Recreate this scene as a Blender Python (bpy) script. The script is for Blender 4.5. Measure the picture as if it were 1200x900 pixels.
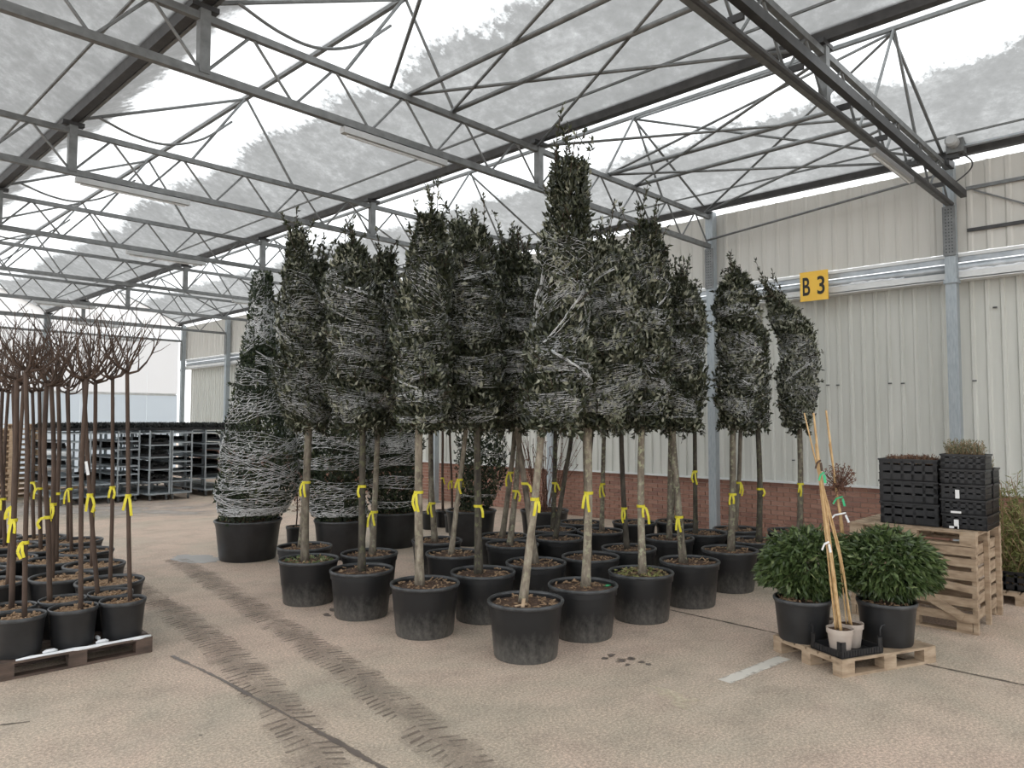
import bpy, math, random
import numpy as np
from mathutils import Vector, Matrix

# ------------------------------------------------------------------ scene reset
for o in list(bpy.data.objects): bpy.data.objects.remove(o)
scene = bpy.context.scene
COL = scene.collection
random.seed(7); RNG = np.random.default_rng(7)

# ------------------------------------------------------------------ camera
F = 870.0; CAMH = 2.1; TILT = math.atan(44.0/F)
YAW = math.atan(908.0/F)                       # forward, clockwise from +Y
FWD = np.array([math.sin(YAW), math.cos(YAW), 0.0]); RGT = np.array([math.cos(YAW), -math.sin(YAW), 0.0])
UPZ = np.array([0, 0, 1.0]); EYE = np.array([0, 0, CAMH])
FT = FWD*math.cos(TILT) + UPZ*math.sin(TILT); UT = -FWD*math.sin(TILT) + UPZ*math.cos(TILT)
cam_d = bpy.data.cameras.new('camera'); cam = bpy.data.objects.new('camera', cam_d); COL.objects.link(cam)
cam_d.sensor_width = 36; cam_d.lens = F/1200*36; cam_d.clip_start = .05; cam_d.clip_end = 400
cam.location = EYE
cam.rotation_euler = Matrix((RGT, UT, -FT)).transposed().to_euler()
scene.camera = cam

# ------------------------------------------------------------------ light: an even overcast sky
w = bpy.data.worlds.new('overcast'); scene.world = w; w.use_nodes = True
w.node_tree.nodes['Background'].inputs[0].default_value = (.955, .98, 1.0, 1)
w.node_tree.nodes['Background'].inputs[1].default_value = 1.0
scene.view_settings.view_transform = 'Standard'; scene.view_settings.look = 'None'
scene.view_settings.exposure = 1.08; scene.view_settings.gamma = 1.0
scene.view_settings.use_curve_mapping = False

# ------------------------------------------------------------------ pixel -> place helpers
def ray(px, py): return FT + RGT*((px-600)/F) + UT*((450-py)/F)
def on_z(px, py, z=0.0):
    d = ray(px, py); t = (z-CAMH)/d[2]; return EYE + d*t
def on_x(px, py, x):
    d = ray(px, py); return EYE + d*(x/d[0])
def on_y(px, py, y):
    d = ray(px, py); return EYE + d*(y/d[1])
def at_depth(px, py, base):                     # the point on the upright plane through `base` that faces the eye
    n = np.array([FWD[0], FWD[1], 0]); d = ray(px, py)
    return EYE + d*(np.dot(np.array([base[0], base[1], 0]), n)/np.dot(d, n))

# ------------------------------------------------------------------ materials
def new_mat(name):
    m = bpy.data.materials.new(name); m.use_nodes = True
    nt = m.node_tree; nt.nodes.clear()
    out = nt.nodes.new('ShaderNodeOutputMaterial'); return m, nt, out
def N(nt, t, **kw):
    n = nt.nodes.new(t)
    for k, v in kw.items():
        if k in n.inputs: n.inputs[k].default_value = v
        else: setattr(n, k, v)
    return n
def ramp(nt, fac, stops):
    r = nt.nodes.new('ShaderNodeValToRGB'); e = r.color_ramp.elements
    while len(e) < len(stops): e.new(.5)
    for i, (p, c) in enumerate(stops):
        e[i].position = p; e[i].color = (*c, 1) if len(c) == 3 else c
    nt.links.new(fac, r.inputs[0]); return r.outputs[0]
def noise(nt, scale, detail=4, rough=.55, coord='Object', vec=None, dist=0):
    n = N(nt, 'ShaderNodeTexNoise', Scale=scale, Detail=detail, Roughness=rough, Distortion=dist)
    if vec is None:
        tc = nt.nodes.new('ShaderNodeTexCoord'); vec = tc.outputs[coord]
    nt.links.new(vec, n.inputs['Vector']); return n.outputs['Fac']
def stretched(nt, s, coord='Object'):
    tc = nt.nodes.new('ShaderNodeTexCoord'); mp = nt.nodes.new('ShaderNodeMapping'); mp.inputs['Scale'].default_value = s
    nt.links.new(tc.outputs[coord], mp.inputs[0]); return mp.outputs[0]
def bump(nt, h, strength, dist=.01):
    b = N(nt, 'ShaderNodeBump', Strength=strength, Distance=dist); nt.links.new(h, b.inputs['Height']); return b.outputs[0]
def mixc(nt, fac, a, b, mode='MIX'):
    m = nt.nodes.new('ShaderNodeMix'); m.data_type = 'RGBA'; m.blend_type = mode
    for i, v in ((0, fac), (6, a), (7, b)):
        if isinstance(v, (int, float)): m.inputs[i].default_value = v
        elif isinstance(v, tuple): m.inputs[i].default_value = (*v, 1)
        else: nt.links.new(v, m.inputs[i])
    return m.outputs[2]
def simple(name, stops, scale=6, rough=.6, metal=0, bmp=0, bscale=40, vec=None, detail=5):
    m, nt, out = new_mat(name); p = N(nt, 'ShaderNodeBsdfPrincipled', Roughness=rough, Metallic=metal)
    v = stretched(nt, vec) if vec else None
    f = noise(nt, scale, detail, vec=v); nt.links.new(ramp(nt, f, stops), p.inputs['Base Color'])
    if bmp: nt.links.new(bump(nt, noise(nt, bscale, 3, vec=v), bmp), p.inputs['Normal'])
    nt.links.new(p.outputs[0], out.inputs[0]); return m
M = {}
M['steel'] = simple('galvanised_steel', [(.3, (.135, .14, .14)), (.7, (.215, .223, .222))], 9, .5, .3)
M['post'] = simple('post_zinc', [(.3, (.30, .34, .365)), (.7, (.42, .455, .475))], 7, .5, .3, vec=(6, 6, 1))
M['darksteel'] = simple('dark_steel', [(.3, (.04, .04, .041)), (.7, (.07, .07, .07))], 8, .5, .3)
M['white_metal'] = simple('white_painted_metal', [(.3, (.62, .63, .62)), (.7, (.74, .75, .74))], 5, .4)
M['pipe'] = simple('zinc_pipe', [(.3, (.34, .37, .40)), (.7, (.5, .53, .55))], 6, .4, .5)
M['snow'] = simple('snow', [(.3, (.75, .77, .8)), (.7, (.86, .87, .88))], 20, .8, bmp=.4, bscale=30)
M['clad_low'] = simple('grey_cladding', [(.3, (.55, .555, .51)), (.7, (.63, .63, .585))], 1.6, .45, vec=(1, 2.5, .4))
M['clad_up'] = simple('pale_cladding', [(.3, (.55, .535, .49)), (.7, (.61, .595, .55))], 1.8, .5, vec=(1, 3, .3))
M['gable'] = None
M['soil'] = simple('potting_soil', [(.35, (.035, .02, .012)), (.55, (.09, .05, .03)), (.72, (.2, .13, .08))], 45, .9, bmp=.8, bscale=55)
M['mulch'] = simple('bark_mulch', [(.3, (.10, .06, .035)), (.5, (.28, .18, .105)), (.7, (.46, .33, .2))], 50, .9, bmp=.8, bscale=60)
M['wood'] = simple('pallet_wood', [(.25, (.20, .14, .09)), (.5, (.38, .28, .19)), (.75, (.50, .39, .28))], 5, .75, bmp=.3, vec=(1.2, 1.2, 5))
M['wood_dark'] = simple('wet_pallet_wood', [(.3, (.045, .03, .022)), (.7, (.12, .08, .06))], 6, .6, bmp=.3, vec=(1, 1, 4))
M['wood_pale'] = simple('pale_wood', [(.3, (.42, .29, .18)), (.7, (.62, .46, .31))], 4, .7, vec=(1, 1, 5))
M['crate'] = simple('black_crate_plastic', [(.3, (.008, .008, .009)), (.7, (.02, .02, .022))], 8, .4)
M['taupe'] = simple('taupe_plastic', [(.3, (.42, .35, .30)), (.7, (.50, .43, .37))], 8, .55)
M['cane'] = simple('bamboo_cane', [(.3, (.42, .25, .10)), (.7, (.66, .46, .24))], 14, .55)
M['paper'] = simple('white_paper', [(.3, (.78, .78, .77)), (.7, (.84, .84, .83))], 5, .7)
M['yellow'] = simple('yellow_ribbon', [(.3, (.62, .53, .02)), (.7, (.72, .64, .04))], 8, .45)
M['greentie'] = simple('green_tie', [(.3, (.03, .40, .16)), (.7, (.05, .5, .22))], 8, .5)
M['sign'] = simple('sign_yellow', [(.3, (.84, .50, .055)), (.7, (.90, .56, .08))], 3, .45)
M['ink'] = simple('sign_black', [(.3, (.012, .01, .008)), (.7, (.016, .012, .01))], 3, .5)
M['net'] = simple('white_net', [(.3, (.62, .63, .63)), (.7, (.8, .81, .81))], 5, .45)
M['twig'] = simple('bare_bark', [(.3, (.040, .025, .018)), (.7, (.10, .064, .045))], 12, .8, bmp=.4, bscale=40, vec=(1, 1, .3))
M['redtwig'] = simple('red_brown_twigs', [(.3, (.10, .045, .03)), (.7, (.2, .10, .065))], 20, .8)
M['drygrass'] = simple('dry_stems', [(.3, (.22, .14, .075)), (.7, (.42, .29, .17))], 20, .85)
M['mortar'] = simple('mortar', [(.3, (.42, .33, .28)), (.7, (.52, .42, .36))], 12, .9)
M['rubber'] = simple('grey_rubber', [(.3, (.06, .06, .06)), (.7, (.09, .09, .09))], 8, .6)
M['lamp'] = simple('lamp_housing', [(.3, (.40, .41, .41)), (.7, (.50, .51, .51))], 5, .35)

def mat_brick(name, c):
    return simple(name, [(.3, tuple(x*.85 for x in c)), (.7, tuple(min(1, x*1.12) for x in c))], 9, .85, bmp=.3, bscale=60)
BRICKS = [mat_brick('brick_'+n, c) for n, c in (('red', (.31, .165, .12)), ('brown', (.27, .145, .11)), ('pale', (.35, .195, .145)))]

def mat_pot():
    m, nt, out = new_mat('black_pot_plastic'); p = N(nt, 'ShaderNodeBsdfPrincipled', Roughness=.48)
    tc = nt.nodes.new('ShaderNodeTexCoord'); sx = nt.nodes.new('ShaderNodeSeparateXYZ'); nt.links.new(tc.outputs['Object'], sx.inputs[0])
    mr = N(nt, 'ShaderNodeMapRange'); mr.inputs[1].default_value = .42; mr.inputs[2].default_value = .02
    nt.links.new(sx.outputs[2], mr.inputs[0])
    f1 = noise(nt, 9, 6, .72, vec=stretched(nt, (1.6, 1.6, .7), 'Generated'))
    f2 = N(nt, 'ShaderNodeMath', operation='MULTIPLY'); nt.links.new(f1, f2.inputs[0]); nt.links.new(mr.outputs[0], f2.inputs[1])
    dust = ramp(nt, f2.outputs[0], [(.20, (0, 0, 0)), (.60, (1, 1, 1))])
    nt.links.new(mixc(nt, dust, (.012, .0125, .0135), (.125, .12, .11)), p.inputs['Base Color'])
    nt.links.new(p.outputs[0], out.inputs[0]); return m
M['pot'] = mat_pot()
M['rim'] = simple('pot_rim_plastic', [(.35, (.03, .032, .034)), (.7, (.08, .083, .086))], 10, .45)
M['potclean'] = simple('clean_black_pot', [(.3, (.012, .0125, .0135)), (.75, (.03, .031, .033))], 5, .4)

def mat_bark(name='lichen_bark', q=1.0, lich=(.33, .34, .22)):
    m, nt, out = new_mat(name); p = N(nt, 'ShaderNodeBsdfPrincipled', Roughness=.85)
    v = stretched(nt, (1, 1, .35))
    base = ramp(nt, noise(nt, 16, 6, vec=v), [(.3, (.06*q, .048*q, .036*q)), (.5, (.15*q, .125*q, .095*q)), (.7, (.26*q, .23*q, .18*q))])
    li = ramp(nt, noise(nt, 22, 4, .6), [(.52, (0, 0, 0)), (.62, (1, 1, 1))])
    oi = nt.nodes.new('ShaderNodeObjectInfo')
    lf = N(nt, 'ShaderNodeMath', operation='MULTIPLY'); nt.links.new(li, lf.inputs[0]); nt.links.new(oi.outputs['Random'], lf.inputs[1])
    c = mixc(nt, lf.outputs[0], base, lich)
    nt.links.new(c, p.inputs['Base Color']); nt.links.new(bump(nt, noise(nt, 40, 4, vec=v), .6), p.inputs['Normal'])
    nt.links.new(p.outputs[0], out.inputs[0]); return m
M['bark'] = mat_bark(); M['bark_dark'] = mat_bark('dark_bark', .42, (.13, .14, .07)); M['bark_pale'] = mat_bark('pale_bark', 1.45, (.42, .43, .28))

def mat_leaf(name, stops, rough=.42, trans=.18):
    m, nt, out = new_mat(name); p = N(nt, 'ShaderNodeBsdfPrincipled', Roughness=rough)
    a = nt.nodes.new('ShaderNodeAttribute'); a.attribute_name = 'tone'
    c = ramp(nt, a.outputs['Fac'], stops)
    nt.links.new(c, p.inputs['Base Color'])
    t = nt.nodes.new('ShaderNodeBsdfTranslucent'); nt.links.new(c, t.inputs[0])
    mx = N(nt, 'ShaderNodeMixShader', Fac=trans); nt.links.new(p.outputs[0], mx.inputs[1]); nt.links.new(t.outputs[0], mx.inputs[2])
    nt.links.new(mx.outputs[0], out.inputs[0]); return m
M['oak'] = mat_leaf('evergreen_leaf', [(0, (.014, .018, .009)), (.45, (.036, .043, .021)), (.72, (.085, .095, .05)), (.82, (.26, .27, .19)), (1, (.44, .44, .35))])
M['conifer'] = mat_leaf('dark_evergreen', [(0, (.018, .028, .014)), (.6, (.04, .06, .03)), (1, (.13, .15, .07))])
M['laurel'] = mat_leaf('glossy_shrub_leaf', [(0, (.03, .05, .018)), (.5, (.075, .115, .038)), (.8, (.14, .195, .07)), (1, (.27, .32, .15))], .35, .2)
M['bamboo'] = mat_leaf('yellow_green_leaf', [(0, (.10, .12, .03)), (.6, (.24, .26, .08)), (1, (.42, .40, .17))], .5, .3)
M['herb'] = mat_leaf('grey_green_herb', [(0, (.10, .12, .06)), (.6, (.22, .24, .14)), (1, (.42, .42, .30))], .6, .2)
M['darkplant'] = mat_leaf('very_dark_plants', [(0, (.008, .009, .008)), (1, (.03, .032, .03))], .6, .1)
M['drybrown'] = mat_leaf('dry_brown_leaf', [(0, (.07, .03, .02)), (1, (.26, .13, .08))], .7, .1)

def mat_film(name, snow_to, base_gray=.255):
    """film sheet; UV.y is 0 at the gutter and 1 at the ridge; wet snow lies up to `snow_to`"""
    m, nt, out = new_mat(name)
    uv = nt.nodes.new('ShaderNodeUVMap'); sp = nt.nodes.new('ShaderNodeSeparateXYZ'); nt.links.new(uv.outputs[0], sp.inputs[0])
    tr = N(nt, 'ShaderNodeBsdfTransparent'); tr.inputs[0].default_value = (.93, .94, .94, 1)
    tl = nt.nodes.new('ShaderNodeBsdfTranslucent')
    nt.links.new(ramp(nt, noise(nt, .7, 4), [(.3, (.80, .815, .815)), (.7, (.92, .93, .925))]), tl.inputs[0])
    clear = N(nt, 'ShaderNodeMixShader', Fac=.62); nt.links.new(tr.outputs[0], clear.inputs[1]); nt.links.new(tl.outputs[0], clear.inputs[2])
    if snow_to <= 0:
        nt.links.new(clear.outputs[0], out.inputs[0]); return m
    sn = nt.nodes.new('ShaderNodeBsdfTranslucent')
    g = base_gray
    grain = noise(nt, 7, 5, .7, vec=stretched(nt, (1, .8, 1)))
    big = noise(nt, 1.1, 4, .6)
    mul = N(nt, 'ShaderNodeMath', operation='MULTIPLY_ADD'); nt.links.new(grain, mul.inputs[0]); mul.inputs[1].default_value = .55
    h = N(nt, 'ShaderNodeMath', operation='MULTIPLY'); nt.links.new(big, h.inputs[0]); h.inputs[1].default_value = .45; nt.links.new(h.outputs[0], mul.inputs[2])
    nt.links.new(ramp(nt, mul.outputs[0], [(.32, (g*.82, g*.82, g*.80)), (.50, (g, g, g*.98)), (.62, (g*1.3, g*1.3, g*1.28)), (.72, (g*1.9, g*1.9, g*1.88))]), sn.inputs[0])
    # ragged edge of the snow
    e1 = noise(nt, .9, 3, .5); e2 = noise(nt, 9, 4, .7)
    s = N(nt, 'ShaderNodeMath', operation='MULTIPLY_ADD'); nt.links.new(e1, s.inputs[0]); s.inputs[1].default_value = .42
    s2 = N(nt, 'ShaderNodeMath', operation='MULTIPLY_ADD'); nt.links.new(e2, s2.inputs[0]); s2.inputs[1].default_value = .30; nt.links.new(sp.outputs[1], s2.inputs[2])
    nt.links.new(s2.outputs[0], s.inputs[2])
    fac = N(nt, 'ShaderNodeMapRange'); off = .36
    fac.inputs[1].default_value = snow_to+off-.03; fac.inputs[2].default_value = snow_to+off+.07
    fac.inputs[3].default_value = 1; fac.inputs[4].default_value = 0
    nt.links.new(s.outputs[0], fac.inputs[0])
    mx = nt.nodes.new('ShaderNodeMixShader'); nt.links.new(fac.outputs[0], mx.inputs[0]); nt.links.new(clear.outputs[0], mx.inputs[1]); nt.links.new(sn.outputs[0], mx.inputs[2])
    nt.links.new(mx.outputs[0], out.inputs[0]); return m
M['film_snow'] = mat_film('film_under_wet_snow', .66)
M['film_edge'] = mat_film('film_with_snow_at_gutter', .20)
M['film'] = mat_film('clear_film', 0)
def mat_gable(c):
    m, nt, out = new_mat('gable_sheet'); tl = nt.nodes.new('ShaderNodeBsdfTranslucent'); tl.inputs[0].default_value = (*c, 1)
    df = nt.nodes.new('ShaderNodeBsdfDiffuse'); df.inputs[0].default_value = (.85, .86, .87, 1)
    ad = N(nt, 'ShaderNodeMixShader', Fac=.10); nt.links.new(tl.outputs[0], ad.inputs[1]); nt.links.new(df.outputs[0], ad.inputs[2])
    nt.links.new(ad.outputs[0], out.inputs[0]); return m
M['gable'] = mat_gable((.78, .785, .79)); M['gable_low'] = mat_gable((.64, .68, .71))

def mat_floor():
    m, nt, out = new_mat('worn_asphalt'); p = N(nt, 'ShaderNodeBsdfPrincipled')
    big = noise(nt, .33, 6, .62, dist=.6)
    base = ramp(nt, big, [(.30, (.37, .33, .26)), (.44, (.47, .385, .305)), (.56, (.54, .415, .335)), (.72, (.45, .385, .305))])
    grit = ramp(nt, noise(nt, 48, 4, .85), [(.32, (.45, .44, .42)), (.5, (.96, .96, .96)), (.66, (1.7, 1.68, 1.6))])
    c = mixc(nt, .85, base, grit, 'MULTIPLY')
    mid = ramp(nt, noise(nt, 2.2, 6, .7), [(.34, (.72, .72, .72)), (.55, (1, 1, 1))])
    c = mixc(nt, .7, c, mid, 'MULTIPLY')
    dr = ramp(nt, noise(nt, 1.4, 5, .62, vec=stretched(nt, (.35, 1.6, 1))), [(.52, (0, 0, 0)), (.75, (1, 1, 1))])
    hf = N(nt, 'ShaderNodeMath', operation='MULTIPLY'); hf.inputs[1].default_value = .3; nt.links.new(dr, hf.inputs[0])
    c = mixc(nt, hf.outputs[0], c, (.60, .51, .42))
    nt.links.new(c, p.inputs['Base Color'])
    nt.links.new(ramp(nt, big, [(.35, (.62, .62, .62)), (.6, (.85, .85, .85))]), p.inputs['Roughness'])
    nt.links.new(bump(nt, noise(nt, 110, 3, .7), .35, .006), p.inputs['Normal'])
    nt.links.new(p.outputs[0], out.inputs[0]); return m
M['floor'] = mat_floor()
def mat_stain(name, col, rough, lo, hi, scale, alpha=1.0, soft=False):
    m, nt, out = new_mat(name); p = N(nt, 'ShaderNodeBsdfPrincipled', Roughness=rough); p.inputs['Base Color'].default_value = (*col, 1)
    t = nt.nodes.new('ShaderNodeBsdfTransparent'); mx = nt.nodes.new('ShaderNodeMixShader'); nz = noise(nt, scale, 5, .65)
    if soft:                                     # worn away towards the edges of the mark (UV.y 0..1 across it)
        uv = nt.nodes.new('ShaderNodeUVMap'); sp = nt.nodes.new('ShaderNodeSeparateXYZ'); nt.links.new(uv.outputs[0], sp.inputs[0])
        a = N(nt, 'ShaderNodeMath', operation='MULTIPLY_ADD'); a.inputs[1].default_value = 2; a.inputs[2].default_value = -1; nt.links.new(sp.outputs[1], a.inputs[0])
        b = N(nt, 'ShaderNodeMath', operation='ABSOLUTE'); nt.links.new(a.outputs[0], b.inputs[0])
        c = N(nt, 'ShaderNodeMath', operation='MULTIPLY_ADD'); c.inputs[1].default_value = -.34; nt.links.new(b.outputs[0], c.inputs[0]); nt.links.new(nz, c.inputs[2]); nz = c.outputs[0]
    f = ramp(nt, nz, [(lo, (0, 0, 0)), (hi, (alpha, alpha, alpha))])
    nt.links.new(f, mx.inputs[0]); nt.links.new(t.outputs[0], mx.inputs[1]); nt.links.new(p.outputs[0], mx.inputs[2])
    nt.links.new(mx.outputs[0], out.inputs[0]); return m
M['tyre'] = mat_stain('tyre_dirt', (.19, .15, .12), .8, .36, .58, 3.5, .8)
M['smear'] = mat_stain('tyre_smear', (.26, .21, .17), .8, .16, .55, 3.2, .48, True)
M['wet'] = mat_stain('wet_trickle', (.15, .125, .11), .4, .12, .34, 9, .8, True)
M['crackfill'] = mat_stain('joint_dirt', (.12, .095, .075), .8, .15, .42, 7, .8, True)
M['paint'] = mat_stain('worn_white_paint', (.70, .66, .59), .7, .0, .26, 7, .9, True)
M['scuff'] = mat_stain('yellow_scuff', (.70, .62, .46), .7, .22, .52, 6, .7, True)
M['band'] = mat_stain('pale_band', (.50, .48, .46), .4, .10, .5, .8, .6, True)
def mat_water():
    m, nt, out = new_mat('puddle_painted_sheen'); p = N(nt, 'ShaderNodeBsdfPrincipled', Roughness=.2); p.inputs['Base Color'].default_value = (.50, .48, .46, 1)  # pale base colour paints in the sky's sheen on the puddle
    p.inputs['Specular IOR Level'].default_value = .7
    nt.links.new(p.outputs[0], out.inputs[0]); return m
M['water'] = mat_water()

# ------------------------------------------------------------------ mesh helpers
class MB:
    def __init__(s): s.v = []; s.f = []
    def add(s, vs, fs):
        b = len(s.v); s.v += [tuple(map(float, q)) for q in vs]; s.f += [tuple(b+i for i in q) for q in fs]; return s
    def box(s, x0, x1, y0, y1, z0, z1):
        return s.add([(x0,y0,z0),(x1,y0,z0),(x1,y1,z0),(x0,y1,z0),(x0,y0,z1),(x1,y0,z1),(x1,y1,z1),(x0,y1,z1)],
                     [(0,3,2,1),(4,5,6,7),(0,1,5,4),(1,2,6,5),(2,3,7,6),(3,0,4,7)])
    def beam(s, p, q, wdt, hgt, up=(0,0,1)):
        p, q = Vector(p), Vector(q); d = (q-p).normalized(); u = Vector(up)
        if abs(d.dot(u)) > .98: u = Vector((1,0,0))
        a = d.cross(u).normalized()*wdt/2; b = a.cross(d).normalized()*hgt/2
        vs = [p-a-b, p+a-b, p+a+b, p-a+b, q-a-b, q+a-b, q+a+b, q-a+b]
        return s.add(vs, [(0,1,2,3),(7,6,5,4),(0,4,5,1),(1,5,6,2),(2,6,7,3),(3,7,4,0)])
    def tube(s, path, rad, n=8, cap=True):
        P = [Vector(p) for p in path]; k = len(P); b = len(s.v)
        if not hasattr(rad, '__len__'): rad = [rad]*k
        ref = Vector((.31, .17, .93)) if abs((P[-1]-P[0]).normalized().z) < .8 else Vector((1, .1, 0))
        for i, p in enumerate(P):
            d = (P[min(i+1, k-1)]-P[max(i-1, 0)]).normalized(); a = d.cross(ref).normalized(); c = d.cross(a)
            for j in range(n):
                t = 2*math.pi*j/n; s.v.append(tuple(p + (a*math.cos(t)+c*math.sin(t))*rad[i]))
        for i in range(k-1):
            for j in range(n):
                j2 = (j+1) % n; s.f.append((b+i*n+j, b+i*n+j2, b+(i+1)*n+j2, b+(i+1)*n+j))
        if cap: s.f.append(tuple(b+j for j in reversed(range(n)))); s.f.append(tuple(b+(k-1)*n+j for j in range(n)))
        return s
    def lathe(s, prof, n=40, c=(0,0,0), wob=0):
        b = len(s.v); k = len(prof)
        for (r, z) in prof:
            for j in range(n):
                t = 2*math.pi*j/n; q = r*(1+wob*math.sin(2*t+.6)); s.v.append((c[0]+q*math.cos(t), c[1]+q*math.sin(t), c[2]+z))
        for i in range(k-1):
            for j in range(n):
                j2 = (j+1) % n; s.f.append((b+i*n+j, b+i*n+j2, b+(i+1)*n+j2, b+(i+1)*n+j))
        return s
    def disc(s, r, z, n=40, c=(0,0,0)):
        b = len(s.v); s.v.append((c[0], c[1], c[2]+z)); s.v += [(c[0]+r*math.cos(2*math.pi*j/n), c[1]+r*math.sin(2*math.pi*j/n), c[2]+z) for j in range(n)]
        s.f += [(b, b+1+j, b+1+(j+1) % n) for j in range(n)]; return s
    def mesh(s, name, mat, smooth=False):
        me = bpy.data.meshes.new(name); me.from_pydata(s.v, [], s.f); me.materials.append(mat); me.validate(); me.update()
        if smooth: me.polygons.foreach_set('use_smooth', [True]*len(me.polygons))
        return me
    def build(s, name, mat, parent=None, loc=(0,0,0), smooth=False): return link(name, s.mesh(name, mat, smooth), parent, loc)
def link(name, me, parent=None, loc=(0,0,0), rot=None):
    o = bpy.data.objects.new(name, me); COL.objects.link(o); o.parent = parent; o.location = loc
    if rot: o.rotation_euler = rot
    return o
def tag(o, label=None, cat=None, group=None, kind=None):
    if label: o['label'] = label
    if cat: o['category'] = cat
    if group: o['group'] = group
    if kind: o['kind'] = kind
    return o
def thing(name, label, cat, loc=(0,0,0), rz=0, group=None):
    o = bpy.data.objects.new(name, None); COL.objects.link(o); o.empty_display_size = .1
    o.location = loc; o.rotation_euler = (0, 0, rz); return tag(o, label, cat, group)
def structure(name):
    o = bpy.data.objects.new(name, None); COL.objects.link(o); o['kind'] = 'structure'; return o
def copy_tree(o, parent=None):
    c = o.copy(); COL.objects.link(c); c.parent = parent
    for ch in list(o.children): copy_tree(ch, c)
    return c
def np_mesh(name, V, Fc, mat, tone=None, smooth=False):
    """V (n,3), Fc (m,k) arrays -> mesh, all faces with k corners"""
    me = bpy.data.meshes.new(name); n, (m, k) = len(V), Fc.shape
    me.vertices.add(n); me.vertices.foreach_set('co', np.ascontiguousarray(V, dtype=np.float32).ravel())
    me.loops.add(m*k); me.loops.foreach_set('vertex_index', Fc.astype(np.int32).ravel())
    me.polygons.add(m); me.polygons.foreach_set('loop_start', np.arange(0, m*k, k, dtype=np.int32))
    if tone is not None:
        a = me.attributes.new('tone', 'FLOAT', 'POINT'); a.data.foreach_set('value', tone.astype(np.float32))
    me.update(calc_edges=True); me.materials.append(mat)
    if smooth: me.polygons.foreach_set('use_smooth', [True]*m)
    return me
def unit(a): return a/np.maximum(np.linalg.norm(a, axis=-1, keepdims=True), 1e-9)
def leaf_mesh(name, P, D, L, W, mat, tone):
    n = len(P); D = unit(D); S = unit(np.cross(D, RNG.normal(size=(n, 3)))); Nn = np.cross(S, D)
    L = L[:, None]; W = W[:, None]
    mid = P + D*L*.45
    V = np.stack([P, mid+S*W/2+Nn*W*.18, P+D*L-Nn*L*.06, mid-S*W/2+Nn*W*.18], 1).reshape(-1, 3)
    i = np.arange(n)*4
    Fc = np.concatenate([np.stack([i, i+1, i+2], 1), np.stack([i, i+2, i+3], 1)])
    return np_mesh(name, V, Fc, mat, np.repeat(tone, 4))
def thread_mesh(name, polys, rad, mat):
    """polys: list of (k,3) arrays; three-sided threads"""
    Vs = []; Fs = []; b = 0
    for P in polys:
        k = len(P); T = unit(np.gradient(P, axis=0)); ref = np.array([.21, .13, .97]); A = unit(np.cross(T, ref)+1e-6); B = np.cross(T, A)
        ring = np.stack([P + (A*math.cos(a)+B*math.sin(a))*rad for a in (1.57, 3.665, 5.76)], 1).reshape(-1, 3)
        i = np.arange(k-1)[:, None]*3 + np.arange(3)[None]; j = np.arange(k-1)[:, None]*3 + ((np.arange(3)+1) % 3)[None]
        Fs.append((np.stack([i, j, j+3, i+3], -1).reshape(-1, 4))+b); Vs.append(ring); b += 3*k
    return np_mesh(name, np.concatenate(Vs), np.concatenate(Fs), mat)

# ================================================================== SETTING
YB, YE = -9.0, 30.9              # length of the hall along the trusses' row
XP = 12.65                       # plane of the wall posts
GUT = [-1.85, 2.95, 7.75, 12.55]
ZG, ZR, ZT, ZL = 6.13, 7.2, 5.95, 5.40
TY = [2.9+4*k for k in range(-1, 8)]

floor = MB().box(-45, 60, -30, 90, -.2, 0).build('floor', M['floor']); tag(floor, kind='structure')

# ---- marks on the floor
def strip(name, pts, widths, mat, z=.003):
    mb = MB(); P = [Vector((p[0], p[1], z)) for p in pts]; k = len(P)
    for i, p in enumerate(P):
        d = (P[min(i+1, k-1)]-P[max(i-1, 0)]).normalized(); a = Vector((-d.y, d.x, 0))*widths[min(i, len(widths)-1)]/2
        mb.v += [tuple(p-a), tuple(p+a)]
    mb.f = [(2*i, 2*i+2, 2*i+3, 2*i+1) for i in range(k-1)]
    o = mb.build(name, mat, floor); l = o.data.uv_layers.new(name='UVMap')
    for lp in o.data.loops: l.data[lp.index].uv = (lp.vertex_index*.05, lp.vertex_index % 2)
    return o
def resample(pts, step):
    P = [np.array(p[:2]) for p in pts]; out = [P[0]]
    for a, b in zip(P[:-1], P[1:]):
        n = max(1, int(np.linalg.norm(b-a)/step)); out += [a+(b-a)*(i+1)/n for i in range(n)]
    return out
def tread(pix, width, name='tyre_mark'):
    pts = resample([on_z(*p) for p in pix], .075); mb = MB(); z = .004
    for i in range(1, len(pts)-1):
        d = pts[i+1]-pts[i-1]; d = d/np.linalg.norm(d); a = np.array([-d[1], d[0]])
        for sd in (-1, 1):
            if random.random() < .12: continue
            w0, w1 = random.uniform(.0, .06), width/2*random.uniform(.8, 1.05)
            p0 = pts[i]+a*sd*w0+d*random.uniform(-.012, .012); p1 = pts[i]+a*sd*w1 + d*random.uniform(.03, .06); h = d*random.uniform(.006, .016)
            mb.add([(*(p0-h), z), (*(p1-h), z), (*(p1+h), z), (*(p0+h), z)], [(0, 1, 2, 3) if sd < 0 else (3, 2, 1, 0)])
    o = mb.build(name, M['tyre'], floor); o['kind'] = 'stuff'; return pts
t1 = tread([(100, 640), (160, 690), (208, 721), (254, 754), (292, 792), (325, 825), (358, 867), (383, 905)], .36)
t2 = tread([(205, 655), (262, 690), (308, 721), (354, 750), (400, 779), (433, 804), (483, 846), (533, 883), (570, 910)], .36)
for t in (t1, t2): strip('tyre_mark', t, [.42], M['smear'], .0022)
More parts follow.
